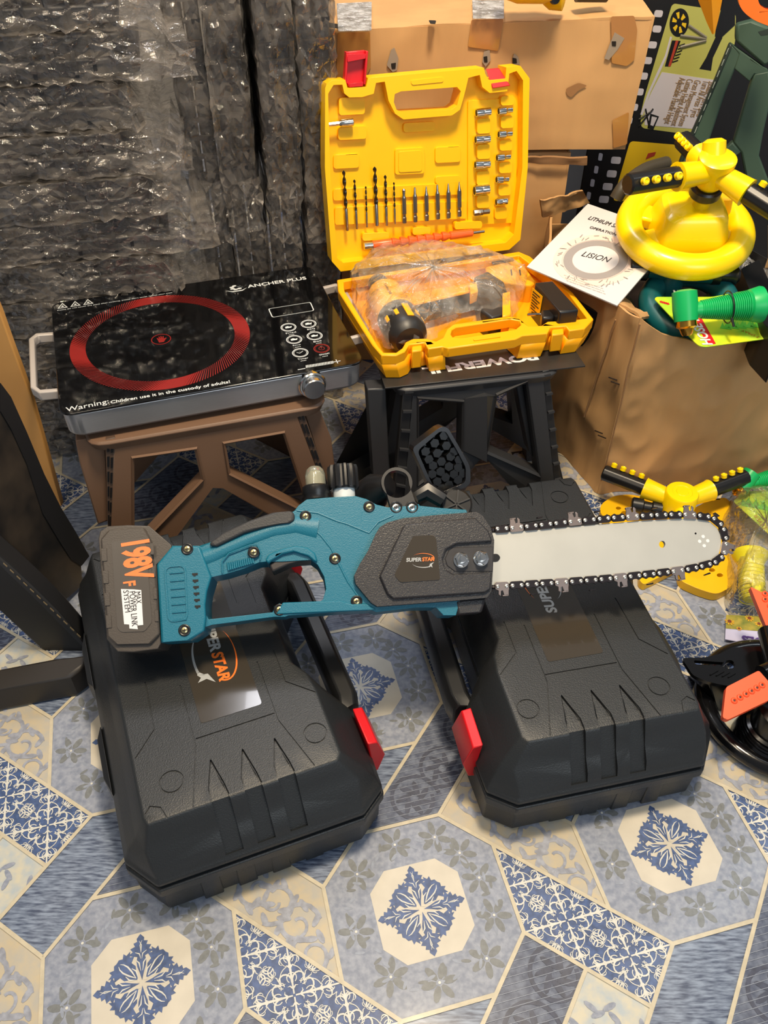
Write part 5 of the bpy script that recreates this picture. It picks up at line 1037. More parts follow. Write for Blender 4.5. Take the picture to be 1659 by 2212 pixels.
for i, (tx, a, b) in enumerate((('Adjustable Handle Height', (400, 800), (240, 1280)), ('Cutting Height Adjustment', (478, 815), (310, 1300)), ('Grass Management System', (560, 825), (385, 1300)), ('Turn All Areas Tyres', (650, 830), (510, 1210)), ('Reliable More Power', (730, 850), (590, 1215)))):
    A, B = mp_(c4b(a, b), .0016); text(tx, .02, PT, mc, frame(A, B-A, mn), 'feature_lettering', fit=(B-A).length, fity=.017)
# ================================================================ DARK GREEN STOOL, YELLOW AND ORANGE GOODS (upper right)
GRN = mat('dark_green_stool_plastic', (62, 84, 70), .5, spec=.4); GRND = mat('deep_green_strip', (36, 48, 42), .5)
gs = thing('folding_stool', 'dark green plastic folding stool standing at the upper right edge', 'stool', (.66, 1.60, 0)); gY = 1.52; gP2 = V3(0, gY, 0); gn2 = V3(-.25, -1, .10).normalized(); gQ = aty(*c4b((1000, 700))[0], 1.53)
def gp(px, d=0.): return [onp(u, v, gQ+gn2*d, gn2) for u, v in px]
def gslab(px, nm, mt, d=0., th=.02): return MB().ext(gp(px, d), gn2*-th).build(nm, mt, gs, bevel=.003)
gslab(c4b((950, 452), (1090, 560), (1010, 700), (900, 960), (740, 1440), (700, 1640), (590, 1900), (380, 1900), (450, 1660), (600, 1300), (800, 830)), 'leg', GRN)
gslab(c4b((945, 450), (975, 470), (820, 850), (620, 1310), (470, 1660), (380, 1900), (350, 1890), (430, 1660), (590, 1290), (790, 830)), 'hinge_strip', GRND, .004)
for k in range(9):
    t_ = k/9; x, y = 930-t_*420, 500+t_*1050; gslab(c4b((x-2, y), (x+8, y), (x-22, y+70), (x-30, y+70)), 'strip_slot', mat('strip_light_edge', (150, 160, 150), .5), .0046, .001)
gslab(c4b((950, 450), (1290, 690), (1342, 720), (1342, 800), (1200, 770), (1150, 850), (990, 715), (1040, 560)), 'top_rail', GRN, .001)
gslab(c4b((1200, 770), (1360, 740), (1380, 1000), (1290, 1400), (1250, 1620), (1342, 1860), (1380, 1960), (1120, 1900), (1060, 1580), (980, 1480), (1050, 1240), (1150, 900)), 'centre_leg', GRN, .002)
gslab(c4b((980, 1470), (1070, 1580), (800, 1760), (760, 1680)), 'brace', GRN, .001)
sq_ = gp(c4b((1012, 262), (1190, 215), (1400, 300), (1400, 640), (1300, 690), (1005, 430)), .004); MB().ext(sq_, gn2*-.03).build('seat', GRN, gs, bevel=.004)
MB().ext(gp(c4b((1240, 330), (1342, 300), (1342, 360), (1270, 370)), .0046), gn2*-.001).build('seat_slot', GRND, gs, smooth=None)
OG = mat('orange_goods_plastic', (252, 112, 30), .4); AM = mat('amber_goods_plastic', (250, 170, 30), .4)
t = thing('amber_cone', 'amber yellow pointed plastic cone hanging at the top right', 'cone', (.66, 1.45, .60)); A = aty(*c4b((775, 350))[0], 1.46); Bt = aty(*c4b((740, -120))[0], 1.46)
m = MB(); m.lathe(A, Bt-A, ((0, .002), (.02, .009), (.13, .040), (.135, .042), (.14, .036)), 5); m.build('cone_shell', AM, t, smooth=20)
t = thing('orange_stool', 'orange plastic stool corner at the top right edge above the green stool', 'stool', (.75, 1.40, .6)); oQ = aty(*c4b((1150, 100))[0], 1.42)
def op(px, d=0.): return [onp(u, v, oQ+gn2*d, gn2) for u, v in px]
MB().ext(rnd(op(c4b((1020, -120), (1045, 85), (1180, 205), (1500, 330), (1500, -120))), .012), gn2*-.03, [rnd(op(c4b((1225, -60), (1255, 60), (1342, 110), (1420, 110), (1420, -60))), .006)]).build('seat_rim', OG, t, bevel=.005, seg=3)
# ================================================================ GOODS IN THE OPEN CARTON
YS = mat('yellow_sprinkler_plastic', (255, 216, 0), .3, spec=.5, coat=.2); YS2 = mat('deep_yellow_base_plastic', (240, 184, 14), .36)
TL = mat('teal_sprinkler_plastic', (12, 86, 92), .4, spec=.5); GR = mat('green_nozzle_plastic', (12, 172, 92), .38, spec=.5); BRS = mat('brass', (214, 160, 66), .22, 1.)
def arms3(parent, hub, n, dirs, R0, Ls, r, nozd, mat_y=YS, tilt=0.):
    for k, (d, L_) in enumerate(zip(dirs, Ls)):
        d = d.normalized(); e = MB(); e.lathe(hub, d, ((R0*.3, r*1.0), (R0, r*1.05), (R0+L_*.34, r*1.28), (R0+L_*.36, r*1.35), (R0+L_*.365, r*1.0)), 24); e.build('arm_sleeve', mat_y, parent)
        e = MB(); n0 = 40; u = (n-d*n.dot(d)).normalized(); v = d.cross(u); rr = []
        for h, s_ in ((R0+L_*.33, .98), (R0+L_, .98), (R0+L_+.002, .8)):
            rr.append([hub+d*h+(u*cos(2*pi*j/n0)+v*sin(2*pi*j/n0))*r*s_*(1 if j % 4 < 3 else .95) for j in range(n0)])
        e.rings(rr); tb = e.build('spray_arm', DARK, parent)
        for j in range(4):
            p = hub+d*(R0+L_*(.46+.145*j)); nd = (nozd[k]-d*nozd[k].dot(d)).normalized(); MB().lathe(p+nd*r*.8, nd, ((0, r*.30), (r*.35, r*.30)), 12).build('nozzle_seat', DARK, tb)
            MB().lathe(p+nd*r*.9, nd, ((r*.2, r*.36), (r*.62, r*.36), (r*.7, r*.22), (r*.62, r*.15), (r*.62, 0)), 14).build('jet_nozzle', mat_y, tb)
T_ = R_(15); sn = V3(-.02, -sin(T_), cos(T_)).normalized(); SCt = at(1479, 494, .40)
sp = thing('garden_sprinkler', 'large yellow three-arm sprinkler with ring base on top of the open carton', 'sprinkler', (SCt.x, SCt.y, .37))
MB().torus(SCt, sn, .0865, .0205, 72, 20).build('ring_base', YS, sp)
ex = V3(1, 0, 0); ex = (ex-sn*ex.dot(sn)).normalized(); ey = sn.cross(ex)
def S(x, y, z): return SCt+ex*x+ey*y+sn*z
def sq(w, d, z, cx_=0, cy_=0, r=.02): return rnd([S(cx_-w, cy_-d, z), S(cx_+w, cy_-d, z), S(cx_+w, cy_+d, z), S(cx_-w, cy_+d, z)], r, 5)
MB().rings([sq(.058, .052, -.020, .004), sq(.057, .050, .0, .004), sq(.047, .038, .040, .004), sq(.040, .031, .046, .004)]).build('hub_housing', YS, sp, bevel=.003, seg=3)
MB().rings([sq(.028, .020, -.01, .048, .034, .008), sq(.022, .015, .040, .046, .034, .008)]).build('rear_pocket', YS2, sp, bevel=.003)
for a in (25, 150, 205, 335):
    d = ex*cos(R_(a))+ey*sin(R_(a)); w_ = sn.cross(d); MB().ext([S(0, 0, -.012)+d*.045+w_*.016, S(0, 0, -.012)+d*.072+w_*.02, S(0, 0, -.012)+d*.072-w_*.02, S(0, 0, -.012)+d*.045-w_*.016], sn*.02).build('spoke', YS, sp, bevel=.004)
hub = S(.012, .0, .112); MB().lathe(S(.011, 0, .04), sn, ((0, .014), (.03, .0125)), 22).build('neck', YS, sp)
MB().lathe(S(.011, 0, .062), sn, ((0, .021), (.003, .0235), (.013, .0235), (.016, .021)), 26).build('threaded_collar', DARK, sp)
rot_ = MB().lathe(S(.012, 0, .078), sn, ((0, .016), (.006, .020), (.03, .022), (.040, .027), (.048, .027), (.052, .020), (.0525, 0)), 26).build('rotor_hub', YS, sp)
ph = at(1530, 352, .53)
dl = at(1360, 388, hub.z+.002)-hub; dr = at(1690, 452, hub.z-.030)-hub; db = at(1508, 322, hub.z+.004)-hub
arms3(sp, hub-sn*.008, sn, (dl, dr, db), .018, (dl.length-.018, dr.length-.0, .085), .0152, (V3(0, -1, .5), V3(.1, .3, 1), V3(-.7, -.2, .5)))
MB().lathe(hub+sn*.010+db.normalized()*.012, (sn+db.normalized()*.6), ((0, .017), (.02, .0165), (.024, .010), (.0241, 0)), 22).build('top_knob', YS, sp)
# instruction booklet
tlt = R_(12); mA, mB_ = at(1138, 576, .343), at(1333, 660, .343); mx_ = (mB_-mA).normalized(); my_ = V3(-mx_.y, mx_.x, 0)*cos(tlt)+V3(0, 0, 1)*sin(tlt); mn_ = mx_.cross(my_)
def mq(u, v, d=0.): return onp(u, v, mA+mn_*d, mn_)
PAP = mat('white_booklet_paper', (208, 205, 205), .5)
q = [mq(1138, 576), mq(1333, 660), mq(1333, 660)+(mq(1270, 440)-mq(1138, 576))*1.02, mq(1270, 440)]
bk_ = MB().ext(q, mn_*-.0022).build('instruction_booklet', PAP, None, smooth=None); tag(bk_, 'white printed instruction booklet leaning on the open carton behind the yellow tray', 'booklet')
WMb = bk_
cm_ = crop(1120, 400, .32489)
def mtext(tx, a, b, hh, sh_=0., mt=None):
    A, B = mq(*cm_(a)[0], .0009), mq(*cm_(b)[0], .0009); text(tx, .02, mt or INKM, WMb, frame(A, B-A, mn_), 'booklet_lettering', fit=(B-A).length, fity=hh, shear=sh_)
mtext('LITHIUM SAW', (460, 225), (700, 300), .0098, .1); mtext('OPERATION  INSTRUCTION', (470, 285), (880, 400), .006)
GRY = mat('booklet_grey_print', (150, 144, 142), .6); GR2 = mat('booklet_pale_print', (198, 186, 180), .6); PK = mat('booklet_pink_print', (226, 204, 192), .6)
mc_ = mq(*cm_((512, 495))[0], .0003)
def mcirc(r, mt, nm, rin=None, d=.0003, c=None, sx_=1.): 
    c = c or mc_; P = [c+mn_*(d-.0003)+mx_*(r*cos(2*pi*k/40)*sx_)+my_*(r*sin(2*pi*k/40)) for k in range(40)]; H = [[c+mn_*(d-.0003)+mx_*(rin*cos(2*pi*k/40)*sx_)+my_*(rin*sin(2*pi*k/40)) for k in range(40)]] if rin else ()
    MB().ext(P, mn_*.0001, H).build(nm, mt, WMb, smooth=None)
mcirc(.066, PK, 'pale_picture', d=.0002); mcirc(.050, GRY, 'blade_ring_picture', .036, .0005); mcirc(.0355, PAP, 'ring_centre', d=.0005); mcirc(.0525, GR2, 'ring_line', .051, .0006)
rb_ = random.Random(4)
for k in range(46):
    a = rb_.random()*2*pi; rr_ = .052+.013*rb_.random(); p = mc_+mx_*rr_*cos(a)+my_*rr_*sin(a)+mn_*.0006; d = mx_*cos(a*3.1)+my_*sin(a*3.1); w = mn_.cross(d)
    MB().ext([p, p+d*.008, p+d*.008+w*.0012, p+w*.0012], mn_*.0001).build('line_art', GRY, WMb, smooth=None)
mtext('LISION', (415, 470), (600, 515), .013, .25)
for k in range(3): mtext('for use only by trained people read before use', (300+k*8, 600+k*18), (560+k*8, 690+k*18), .0022, 0., GR2)
# teal sprinkler under the ring
ts = thing('garden_sprinkler', 'teal sprinkler with black screw caps lying beneath the yellow ring sprinkler', 'sprinkler', (.46, 1.15, .24)); tcn = at(1488, 655, .318)
tn = V3(-.1, -.35, 1).normalized(); MB().torus(tcn, tn, .058, .019, 56, 16).build('ring_base', TL, ts)
a_, b_ = at(1385, 578, .355), at(1545, 592, .355); d = (b_-a_).normalized(); MB().lathe(a_, d, ((.004, .0145), (.03, .0155), ((b_-a_).length*.5, .0175), ((b_-a_).length, .0155)), 24).build('cross_tube', TL, ts)
n0 = 36; mm = MB(); u = d.orthogonal().normalized(); v = d.cross(u); mm.rings([[a_+d*h+(u*cos(2*pi*j/n0)+v*sin(2*pi*j/n0))*.0195*s_*(1 if j % 3 else .94) for j in range(n0)] for h, s_ in ((-.018, .9), (-.016, 1), (.010, 1), (.012, .9))]); mm.build('screw_cap', DARK, ts)
MB().lathe(b_-d*.004, d, ((0, .0165), (.012, .0165), (.014, .011), (.030, .010), (.036, .013), (.040, .009), (.0401, 0)), 22).build('hose_connector', DARK, ts)
MB().lathe(a_.lerp(b_, .45)+V3(0, 0, -.01), V3(0, 0, 1), ((-.05, .02), (0, .018), (.02, .017)), 20).build('riser', TL, ts)
tag(MB().ext(rnd(zpoly(crop(1300, 480, .21639)((1010, 745), (1240, 590), (1235, 690), (1150, 760), (1000, 790)), .325), .004), (0, 0, -.02)).build('olive_plastic_piece', mat('olive_dark_plastic', (78, 76, 44), .45), None, bevel=.003), 'olive dark plastic piece behind the green nozzle in the carton', 'plastic part')
tag(crumple('clear_bag', [(1560, 590), (1600, 600), (1659, 640), (1690, 700), (1650, 720), (1590, 660), (1550, 630)], .27, .05, film('grey_bag_film', (200, 196, 190), .2, .3, 30, .9, .12), seed=4), 'crumpled clear bag at right inside the open carton', 'plastic bag')
for nm, px, z, lb in (('black_plastic_part', ((1600, 580), (1640, 560), (1700, 690), (1690, 740), (1650, 700)), .345, 'black angled plastic bar at the right edge inside the carton'),
                      ('black_plastic_part', ((1290, 600), (1340, 620), (1370, 650), (1372, 700), (1300, 680), (1240, 650)), .30, 'black plastic piece in the carton below the booklet'),
                      ('black_hose_part', ((1520, 330), (1560, 420), (1659, 470), (1659, 560), (1500, 470)), .33, 'black plastic pieces in the carton behind the yellow ring')):
    tag(MB().ext(rnd(zpoly(px, z), .006), (0, 0, -.07)).build(nm, DARK, None, bevel=.005, seg=2), lb, 'plastic part')
cpipe = [at(1330, 430, .40), at(1350, 400, .42), at(1390, 368, .43), at(1440, 352, .43)]
tag(MB().tube(sm(cpipe, 5, False), .011, 12).build('dark_hose', mat('dark_olive_hose', (64, 58, 46), .5)), 'dark curved hose behind the left arm of the yellow sprinkler', 'hose')
# hose nozzle on its card (a builder used twice)
def nozzle_set(label, cardlabel, cj, zc, part=True, tiltn=V3(0, 0, 1), card_px=None, red=True):
    C0 = at(*card_px[0], zc); n = tiltn.normalized()
    def K(u, v, d=0.): return onp(u, v, C0+n*d, n)
    CM = mat('yellow_green_card', (226, 228, 40), .35, col2=(150, 212, 60), vscale=22)
    card = MB().ext(rnd([K(*p) for p in card_px], .005), n*-.0012).build('nozzle_card', CM, None, smooth=None); tag(card, cardlabel, 'card')
    return K, card
cJ = crop(1300, 480, .21639); zc = .338
cpx = cJ((525, 765), (545, 745), (1100, 745), (1659, 640), (1900, 640), (1900, 1110), (1659, 1160), (1035, 1245), (975, 1235), (930, 1200))
K, card = nozzle_set('', 'yellow green card lettered HOSE NOZZLE under the upper green nozzle', cJ, zc, card_px=cpx, tiltn=V3(0, -.12, 1))
REDC = mat('red_card_print', (206, 26, 40), .4)
def kflat(K, px, mt, nm, par, d=.0003, nn=V3(0, -.12, 1)): return MB().ext([K(u, v, d) for u, v in px], nn.normalized()*.0002).build(nm, mt, par, smooth=None)
kflat(K, cJ((915, 965), (995, 958), (1138, 1212), (1060, 1228)), REDC, 'red_banner', card)
A, B = K(*cJ((1112, 1222))[0], .0007), K(*cJ((915, 870))[0], .0007); text('HOSE NOZZLE', .02, WHITE, card, frame(A, B-A, V3(0, -.12, 1)), 'white_lettering', fit=(B-A).length*1.6, fity=.0155, bold=.0006, shear=.1)
for k in range(5): kflat(K, cJ(*[(x+k*9-10, y-k*3) for x, y in ((585+k*8, 790+k*8), (605+k*8, 782+k*8), (612+k*10, 800+k*8), (595+k*9, 806+k*8))]), REDC, 'red_splash', card)
A, B = K(*cJ((1575, 1140))[0], .0005), K(*cJ((1405, 1070))[0], .0005); text('7 SPRAY', .02, mat('card_brown_print', (190, 130, 30), .5), card, frame(A, B-A, V3(0, -.12, 1)), 'card_lettering', fit=(B-A).length, fity=.005)
for k in range(7): kflat(K, cJ(*[(x+k*75, y-k*4) for x, y in ((1180, 1060), (1205, 1000), (1222, 1040), (1262, 985), (1268, 1040), (1300, 1075))]), mat('card_grass_print', (96, 196, 60), .45), 'grass_print', card)
def nozzle(label, P0, Pt, Ge, s, wire=True):
    """P0 head centre, Pt brass tip, Ge grip end"""
    t = thing('hose_nozzle', label, 'hose nozzle', (P0.x, P0.y, P0.z-.02)); d = (Pt-P0).normalized(); g = (Ge-P0).normalized(); L_ = (Ge-P0).length; Lt = (Pt-P0).length
    MB().lathe(P0, d, ((-.030*s, .008*s), (-.027*s, .0175*s), (-.002, .018*s), (.42*Lt, .0165*s), (.44*Lt, .012*s)), 24).build('head', GR, t)
    MB().lathe(P0, d, ((.35*Lt, .0115*s), (.40*Lt, .0145*s), (.66*Lt, .0150*s), (.74*Lt, .0105*s), (.95*Lt, .008*s), (Lt*1.04, .006*s), (Lt, .004*s), (Lt-.004, 0)), 24).build('brass_tip', BRS, t)
    pr = [(0, .011*s), (L_*.16, .0115*s)]; n = 24
    for k in range(n):
        a0 = L_*(.2+.62*k/n); r = (.0125+.0085*k/n)*s; pr += [(a0, r*.93), (a0+L_*.006, r*1.04), (a0+L_*.016, r*1.04), (a0+L_*.021, r*.93)]
    pr += [(L_*.84, .0225*s), (L_*.97, .0260*s), (L_, .0255*s), (L_-.001, .0235*s), (L_*.93, .020*s)]
    MB().lathe(P0, g, pr, 26).build('ribbed_grip', GR, t)
    if wire:
        c = P0+g*L_*.56; MB().torus(c, g, .0225*s, .0011, 30, 6).build('twist_tie', DARK, t); MB().tube([c+V3(0, -.0225*s, -.004), c+V3(.004, -.030*s, -.014)], .0018, 6).build('tie_end', DARK, t)
    return t
nozzle('green ribbed hose nozzle with brass tip lying on card in the open carton', at(*cJ((835, 885))[0], .364), at(*cJ((848, 1125))[0], .336), at(*cJ((1590, 820))[0], .372), 1.)
# ================================================================ FLOOR GOODS ON THE RIGHT
y2c = at(1484, 1120, .02)
y2 = thing('garden_sprinkler', 'yellow three-arm sprinkler with butterfly base standing on the floor beyond the bar tip', 'sprinkler', (y2c.x, y2c.y, 0))
def fslab(px, z0, z1, nm, mt, par, holes=(), r=.01, bv=.004): 
    P = rnd(zpoly(px, z1), r); return MB().ext(P, (0, 0, z0-z1), [zpoly(h, z1) for h in holes]).build(nm, mt, par, bevel=bv, seg=3)
def dot(x, y, r=14): return [(x+r*cos(2*pi*k/12), y+r*.6*sin(2*pi*k/12)) for k in range(12)]
fslab(c3((742, 318), (752, 272), (820, 228), (900, 220), (1010, 238), (1110, 290), (1160, 330), (1180, 420), (960, 440), (820, 400)), .0, .016, 'base_wing', YS2, y2, [c3(*dot(846, 296)), c3(*dot(878, 322, 18))])
fslab(c3((1180, 330), (1250, 300), (1340, 250), (1430, 236), (1458, 268), (1440, 330), (1380, 420), (1290, 440)), .0, .022, 'base_wing', YS2, y2)
fslab(c3((1150, 470), (1390, 440), (1440, 520), (1482, 672), (1462, 722), (1380, 766), (1280, 735), (1180, 690), (1165, 600)), .0, .016, 'base_wing', YS2, y2, [c3(*dot(1355, 632, 17)), c3(*dot(1398, 660, 17))])
fslab(c3((960, 480), (1200, 440), (1200, 600), (1090, 660), (985, 712), (960, 690)), .0, .014, 'base_wing', YS2, y2)
fslab(c3((1060, 330), (1260, 300), (1340, 400), (1300, 560), (1120, 600), (1020, 500)), .0, .02, 'base_centre', YS2, y2)
hb_ = at(*c3((1180, 250))[0], .066); MB().lathe(V3(hb_.x, hb_.y-.004, .018), V3(0, 0, 1), ((0, .022), (.02, .016), (.03, .016)), 22).build('neck', YS, y2)
MB().lathe(V3(hb_.x, hb_.y, .044), V3(0, 0, 1), ((0, .020), (.006, .0265), (.036, .0265), (.039, .0245), (.0395, .016), (.0385, .015), (.0385, .010), (.0395, .009), (.0395, 0)), 32).build('rotor_hub', YS, y2)
h2 = V3(hb_.x, hb_.y, .062); e1_, e2_ = at(*c3((775, 105))[0], .066)-h2, at(*c3((1530, 130))[0], .070)-h2; e3_ = V3(-.02, -1, -.12)
arms3(y2, h2, V3(0, 0, 1), (e1_, e2_, e3_), .020, (e1_.length-.018, e2_.length-.018, .085), .0135, (V3(0, .45, 1), V3(0, .3, 1), V3(0, 0, 1)), YS)
k0, k1 = at(*c3((915, 275))[0], .045), at(*c3((1080, 305))[0], .045); d = k1-k0; MB().lathe(k0, d, ((0, .010), (.002, .0125), (.018, .0125), (.020, .009), (.032, .009), (.034, .012), (d.length, .012)), 20).build('hose_connector', DARK, y2)
K2c = [(1583, 1082), (1610, 1062), (1665, 1058), (1740, 1060), (1760, 1250), (1700, 1190)]
K2, card2 = nozzle_set('', 'yellow green grass-print card under the lower green nozzle on the floor', None, .035, card_px=K2c, tiltn=V3(-.05, -.15, 1))
for k in range(4): kflat(K2, [(x+k*16, y+k*3) for x, y in ((1600, 1092), (1604, 1078), (1610, 1086), (1618, 1074), (1622, 1088), (1620, 1096))], mat('card_grass_print', (96, 196, 60), .45), 'grass_print', card2, nn=V3(-.05, -.15, 1))
A, B = K2(1657, 1140, .0006), K2(1640, 1117, .0006); text('LEVER', .01, mat('card_brown_print', (190, 130, 30), .5), card2, frame(A, B-A, V3(-.05, -.15, 1)), 'card_lettering', fit=(B-A).length*1.3, fity=.007)
nozzle('green hose nozzle on the floor at the right edge behind the yellow sprinkler', at(1606, 1045, .058), at(1588, 1068, .045), at(1740, 1015, .07), .85, False)
# bagged yellow hand tool with flower header card
c6 = crop(1440, 1000, .34380)
n0_, n1_ = at(*c6((525, 575))[0], .052), at(*c6((540, 860))[0], .030); d = (n1_-n0_); L_ = d.length
yt = thing('yellow_plunger_nozzle', 'pale yellow flanged plastic nozzle inside a clear bag on the floor', 'nozzle', (n0_.x, n0_.y, .0)); YP = mat('pale_yellow_plastic', (226, 214, 40), .4)
MB().lathe(n0_, d, ((-.004, .010), (-.003, .0245), (.001, .027), (.006, .025), (.016, .0195), (.02, .0185), (L_*.7, .0185), (L_*.72, .0165), (L_, .013), (L_+.001, 0)), 28).build('tube', YP, yt)
for k in range(9): MB().torus(n0_+d.normalized()*(.024+k*.0065), d, .0186, .0009, 30, 6).build('grip_ring', YP, yt)
MB().lathe(n0_+d.normalized()*L_*.78+V3(0, -.004, .012), V3(0, -.5, 1), ((0, .009), (.008, .009), (.010, .006), (.0101, 0)), 16).build('button', YP, yt)
hc_ = at(*c6((370, 1110))[0], .006); HCN = V3(0, -.1, 1).normalized(); HD = mat('lilac_header_card', (188, 186, 214), .4)
def hk(x, y, dd=0.): return onp(*c6((x, y))[0], hc_+HCN*dd, HCN)
hd = MB().ext([hk(368, 1108), hk(640, 1155), hk(900, 1200), hk(900, 985), hk(637, 965), hk(374, 955)], HCN*-.0015).build('header_card', HD, None, smooth=None); tag(hd, 'sunflower and lilac header card lettered upside down, stapled to the clear bag', 'card')
MB().ext([hk(x, y, .0003) for x, y in ((371, 1040), (640, 1062), (900, 1085), (900, 985), (637, 965), (374, 955))], HCN*.0002).build('flower_strip', mat('flower_strip_print', (96, 110, 30), .5, col2=(168, 150, 50), vscale=70), hd, smooth=None)
rf = random.Random(8)
for (x, y, r) in ((395, 995, 24), (455, 1040, 14), (520, 975, 22), (580, 1010, 20), (640, 990, 24), (700, 1020, 24)):
    c = hk(x, y, .0006); s_ = r*.00021
    for k in range(9): a = k*2*pi/9; MB().ext([c+V3(cos(a+b_)*q_*s_, sin(a+b_)*q_*s_, 0) for q_, b_ in ((.4, -.2), (1.25, -.18), (1.5, 0), (1.25, .18), (.4, .2))], (0, 0, .0002)).build('petal', mat('sunflower_petal_print', (222, 160, 26), .5), hd, smooth=None)
    MB().lathe(c, (0, 0, 1), ((.0002, s_*.6), (.0004, s_*.6), (.00041, 0)), 12).build('flower_centre', mat('sunflower_centre_print', (110, 50, 24), .6), hd)
A, B = hk(740, 1118, .0008), hk(470, 1082, .0008); text('TOOLS', .02, mat('purple_print', (84, 50, 130), .5), hd, frame(A, B-A, HCN), 'purple_lettering', fit=(B-A).length, fity=.013, bold=.0008)
tag(crumple('clear_bag', c6((385, 945), (372, 760), (348, 480), (345, 380), (400, 240), (520, 255), (640, 320), (720, 500), (720, 800), (690, 960), (520, 975)), .004, .078, film('floor_bag_film', (190, 178, 150), .10, .30, 26, .8, .1), seed=6, amp=.006), 'clear plastic bag around the pale yellow nozzle beside the bar tip', 'plastic bag')
OF = mat('orange_fan_plastic', (250, 88, 44), .42, spec=.45)
bs = thing('garden_sprinkler', 'glossy black sprinkler with orange fan blades and round base at the right edge', 'sprinkler', (.53, .64, 0)); GB = mat('gloss_black_plastic', (14, 14, 16), .16, spec=.6)
MB().torus(at(1686, 1528, .014), V3(0, 0, 1), .100, .0125, 72, 12, .9).build('round_base', GB, bs)
zb = .062; bp2 = [at(*q, zb) for q in c6((95, 1225), (240, 1222), (330, 1200), (430, 1158), (640, 1150), (760, 1200), (760, 1380), (640, 1400), (480, 1405), (375, 1400), (260, 1375), (165, 1335))]
MB().ext(rnd(bp2, .006), (0, 0, -.006), [rnd([at(*q, zb) for q in c6((168, 1240), (360, 1252), (375, 1240), (410, 1238), (432, 1262), (420, 1290), (380, 1292), (350, 1278), (180, 1265))], .003)]).build('foot_bracket', GB, bs, bevel=.002)
for k in range(4): MB().ext([at(*q, zb+.0004) for q in c6((270+k*38, 1330+k*5), (320+k*36, 1302+k*6), (326+k*36, 1306+k*6), (276+k*38, 1335+k*5))], (0, 0, .0012)).build('moulded_mark', GB, bs, smooth=None)
MB().prism([at(*q, .0) for q in c6((130, 1335), (330, 1370), (420, 1540), (330, 1560))], [at(*q, zb-.004) for q in c6((165, 1335), (375, 1400), (470, 1405), (260, 1375))]).build('foot_web', GB, bs, bevel=.002)
MB().lathe(V3(at(1660, 1560, .05).x+.012, at(1660, 1560, .05).y, 0), V3(0, 0, 1), ((0, .044), (.004, .046), (.03, .040), (.034, .036), (.037, .036), (.041, .036), (.043, .032), (.075, .030), (.078, .024)), 32).build('centre_post', GB, bs)
for k in range(3): MB().torus(V3(at(1660, 1560, .05).x+.012, at(1660, 1560, .05).y, .030+k*.0045), V3(0, 0, 1), .0405-.001*k, .0012, 36, 6).build('post_ridge', GB, bs)
for px, zt, dots, nn in ((c6((374, 1408), (580, 1303), (640, 1372), (700, 1440), (640, 1492), (382, 1615), (352, 1600)), .105, c6((425, 1494), (462, 1473), (499, 1453), (534, 1434), (568, 1414), (600, 1396)), V3(-.1, -.3, 1)),
                         (c6((525, 776), (640, 832), (760, 880), (780, 1060), (640, 1062)), .115, c6((618, 822), (618, 858), (650, 900)), V3(-.1, -.4, 1))):
    nn = nn.normalized(); P0_ = at(*px[0], zt); P = [onp(*q, P0_, nn) for q in px]; fo = MB().ext(rnd(P, .003), nn*-.011).build('orange_fan_blade', OF, bs, bevel=.002)
    for q in dots:
        c = onp(*q, P0_, nn); MB().lathe(c, nn, ((0, .0042), (.0014, .0034), (.002, .0018), (.0008, .0015), (.0008, 0)), 14).build('jet_boss', OF, fo); MB().lathe(c+nn*.001, nn, ((0, .0013), (.0002, .0012), (.00021, 0)), 10).build('jet_hole', DARK, fo)
MB().tube([at(*c6((600, 1330))[0], .10), at(*c6((760, 1260))[0], .10)], .012, 14).build('blade_shaft', GB, bs); MB().tube([at(*c6((640, 1060))[0], .09), at(*c6((700, 1300))[0], .09)], .014, 14).build('blade_shaft', GB, bs)
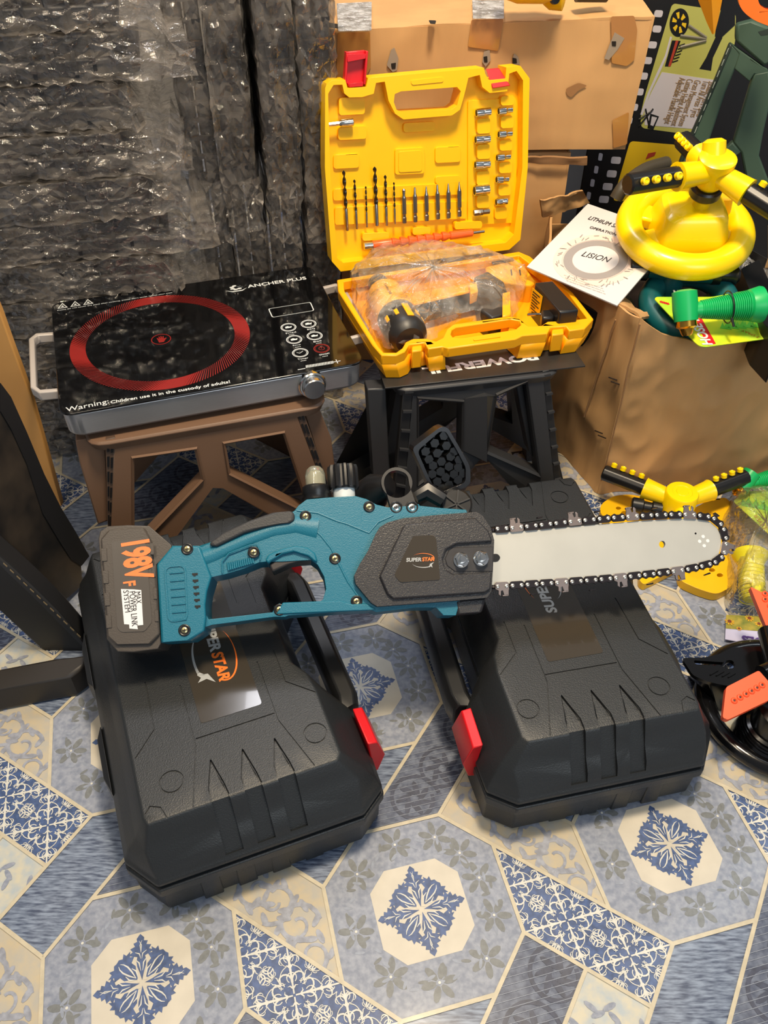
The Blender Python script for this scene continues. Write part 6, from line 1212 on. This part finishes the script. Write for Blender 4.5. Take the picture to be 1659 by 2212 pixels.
# ================================================================ LEFT EDGE
TAN = mat('tan_board', (206, 152, 84), .5, var=.08, vscale=6); c5b = crop(0, 660, .37975)
tY = 1.045
def ty(px): return [aty(u, v, tY) for u, v in px]
tag(MB().ext(ty(c5b((-200, -420), (0, 40), (60, 210), (175, 520), (235, 730), (355, 1160), (345, 1165), (220, 920), (110, 650), (0, 470), (-200, 200))), V3(0, .014, 0)).build('tan_board', TAN, None, bevel=.002), 'tan board leaning at the left edge behind the dark printed panel', 'board')
B1, B2 = at(187, 1262, 0), at(118, 1313, 0); pd = (B1-B2).normalized(); pn_ = V3(-pd.y, pd.x, 0); pn_ = pn_ if pn_.x > 0 else -pn_
pn_ = V3(.93, -.36, .0).normalized()
def cp(px, d=0.): return [onp(u, v, B1+pn_*d, pn_) for u, v in px]
CAMO = mat('dark_camouflage_print', (20, 20, 21), .55, col2=(66, 56, 46), vscale=13, det=3)
pnl = MB().ext(cp(c5b((-300, 60), (0, 440), (60, 520), (150, 720), (250, 960), (345, 1150), (430, 1290), (505, 1425), (462, 1480), (470, 1590), (390, 1660), (312, 1722), (150, 1600), (0, 1435), (-300, 1150))), pn_*-.012).build('camouflage_panel', CAMO, None, bevel=.002); tag(pnl, 'dark camouflage-print folded panel leaning at the left edge', 'panel')
MB().ext(cp(c5b((0, 440), (60, 520), (150, 720), (250, 960), (345, 1150), (430, 1290), (505, 1425), (462, 1480), (400, 1440), (330, 1330), (240, 1180), (150, 900), (60, 700), (0, 600)), .0005), pn_*.001).build('black_border', BKD, pnl, smooth=None)
bl = thing('folding_stool', 'black plastic folding stool foot and legs at the lower left edge', 'stool', (-.52, .74, 0)); lY = at(185, 1405, 0).y
def bw(px, d=0.): return [aty(u, v, lY+d) for u, v in px]
MB().ext(bw(c5b((-200, 1250), (0, 1430), (60, 1480), (200, 1610), (330, 1740), (500, 1935), (480, 1990), (430, 2010), (290, 2005), (150, 1880), (0, 1740), (-200, 1600))), V3(0, .03, 0)).build('leg', BKD, bl, bevel=.003)
MB().ext(bw(c5b((0, 1428), (60, 1478), (200, 1608), (330, 1738), (500, 1933), (490, 1945), (310, 1762), (190, 1640), (50, 1508), (0, 1455)), -.001), V3(0, -.004, 0)).build('hinge_strip', BK, bl, smooth=None)
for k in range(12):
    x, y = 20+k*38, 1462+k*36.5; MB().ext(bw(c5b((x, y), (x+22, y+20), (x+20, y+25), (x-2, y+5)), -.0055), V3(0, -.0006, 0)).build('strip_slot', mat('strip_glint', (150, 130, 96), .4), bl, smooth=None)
zz_ = .045; q = [at(u, v, zz_) for u, v in c5b((-300, 2150), (0, 2065), (300, 2008), (430, 1995), (492, 1985), (485, 2040), (440, 2080), (400, 2110), (0, 2185), (-300, 2260))]; MB().ext(q, (0, 0, -.044)).build('foot_bar', mat('black_worn_foot', (40, 36, 33), .5), bl, bevel=.004)
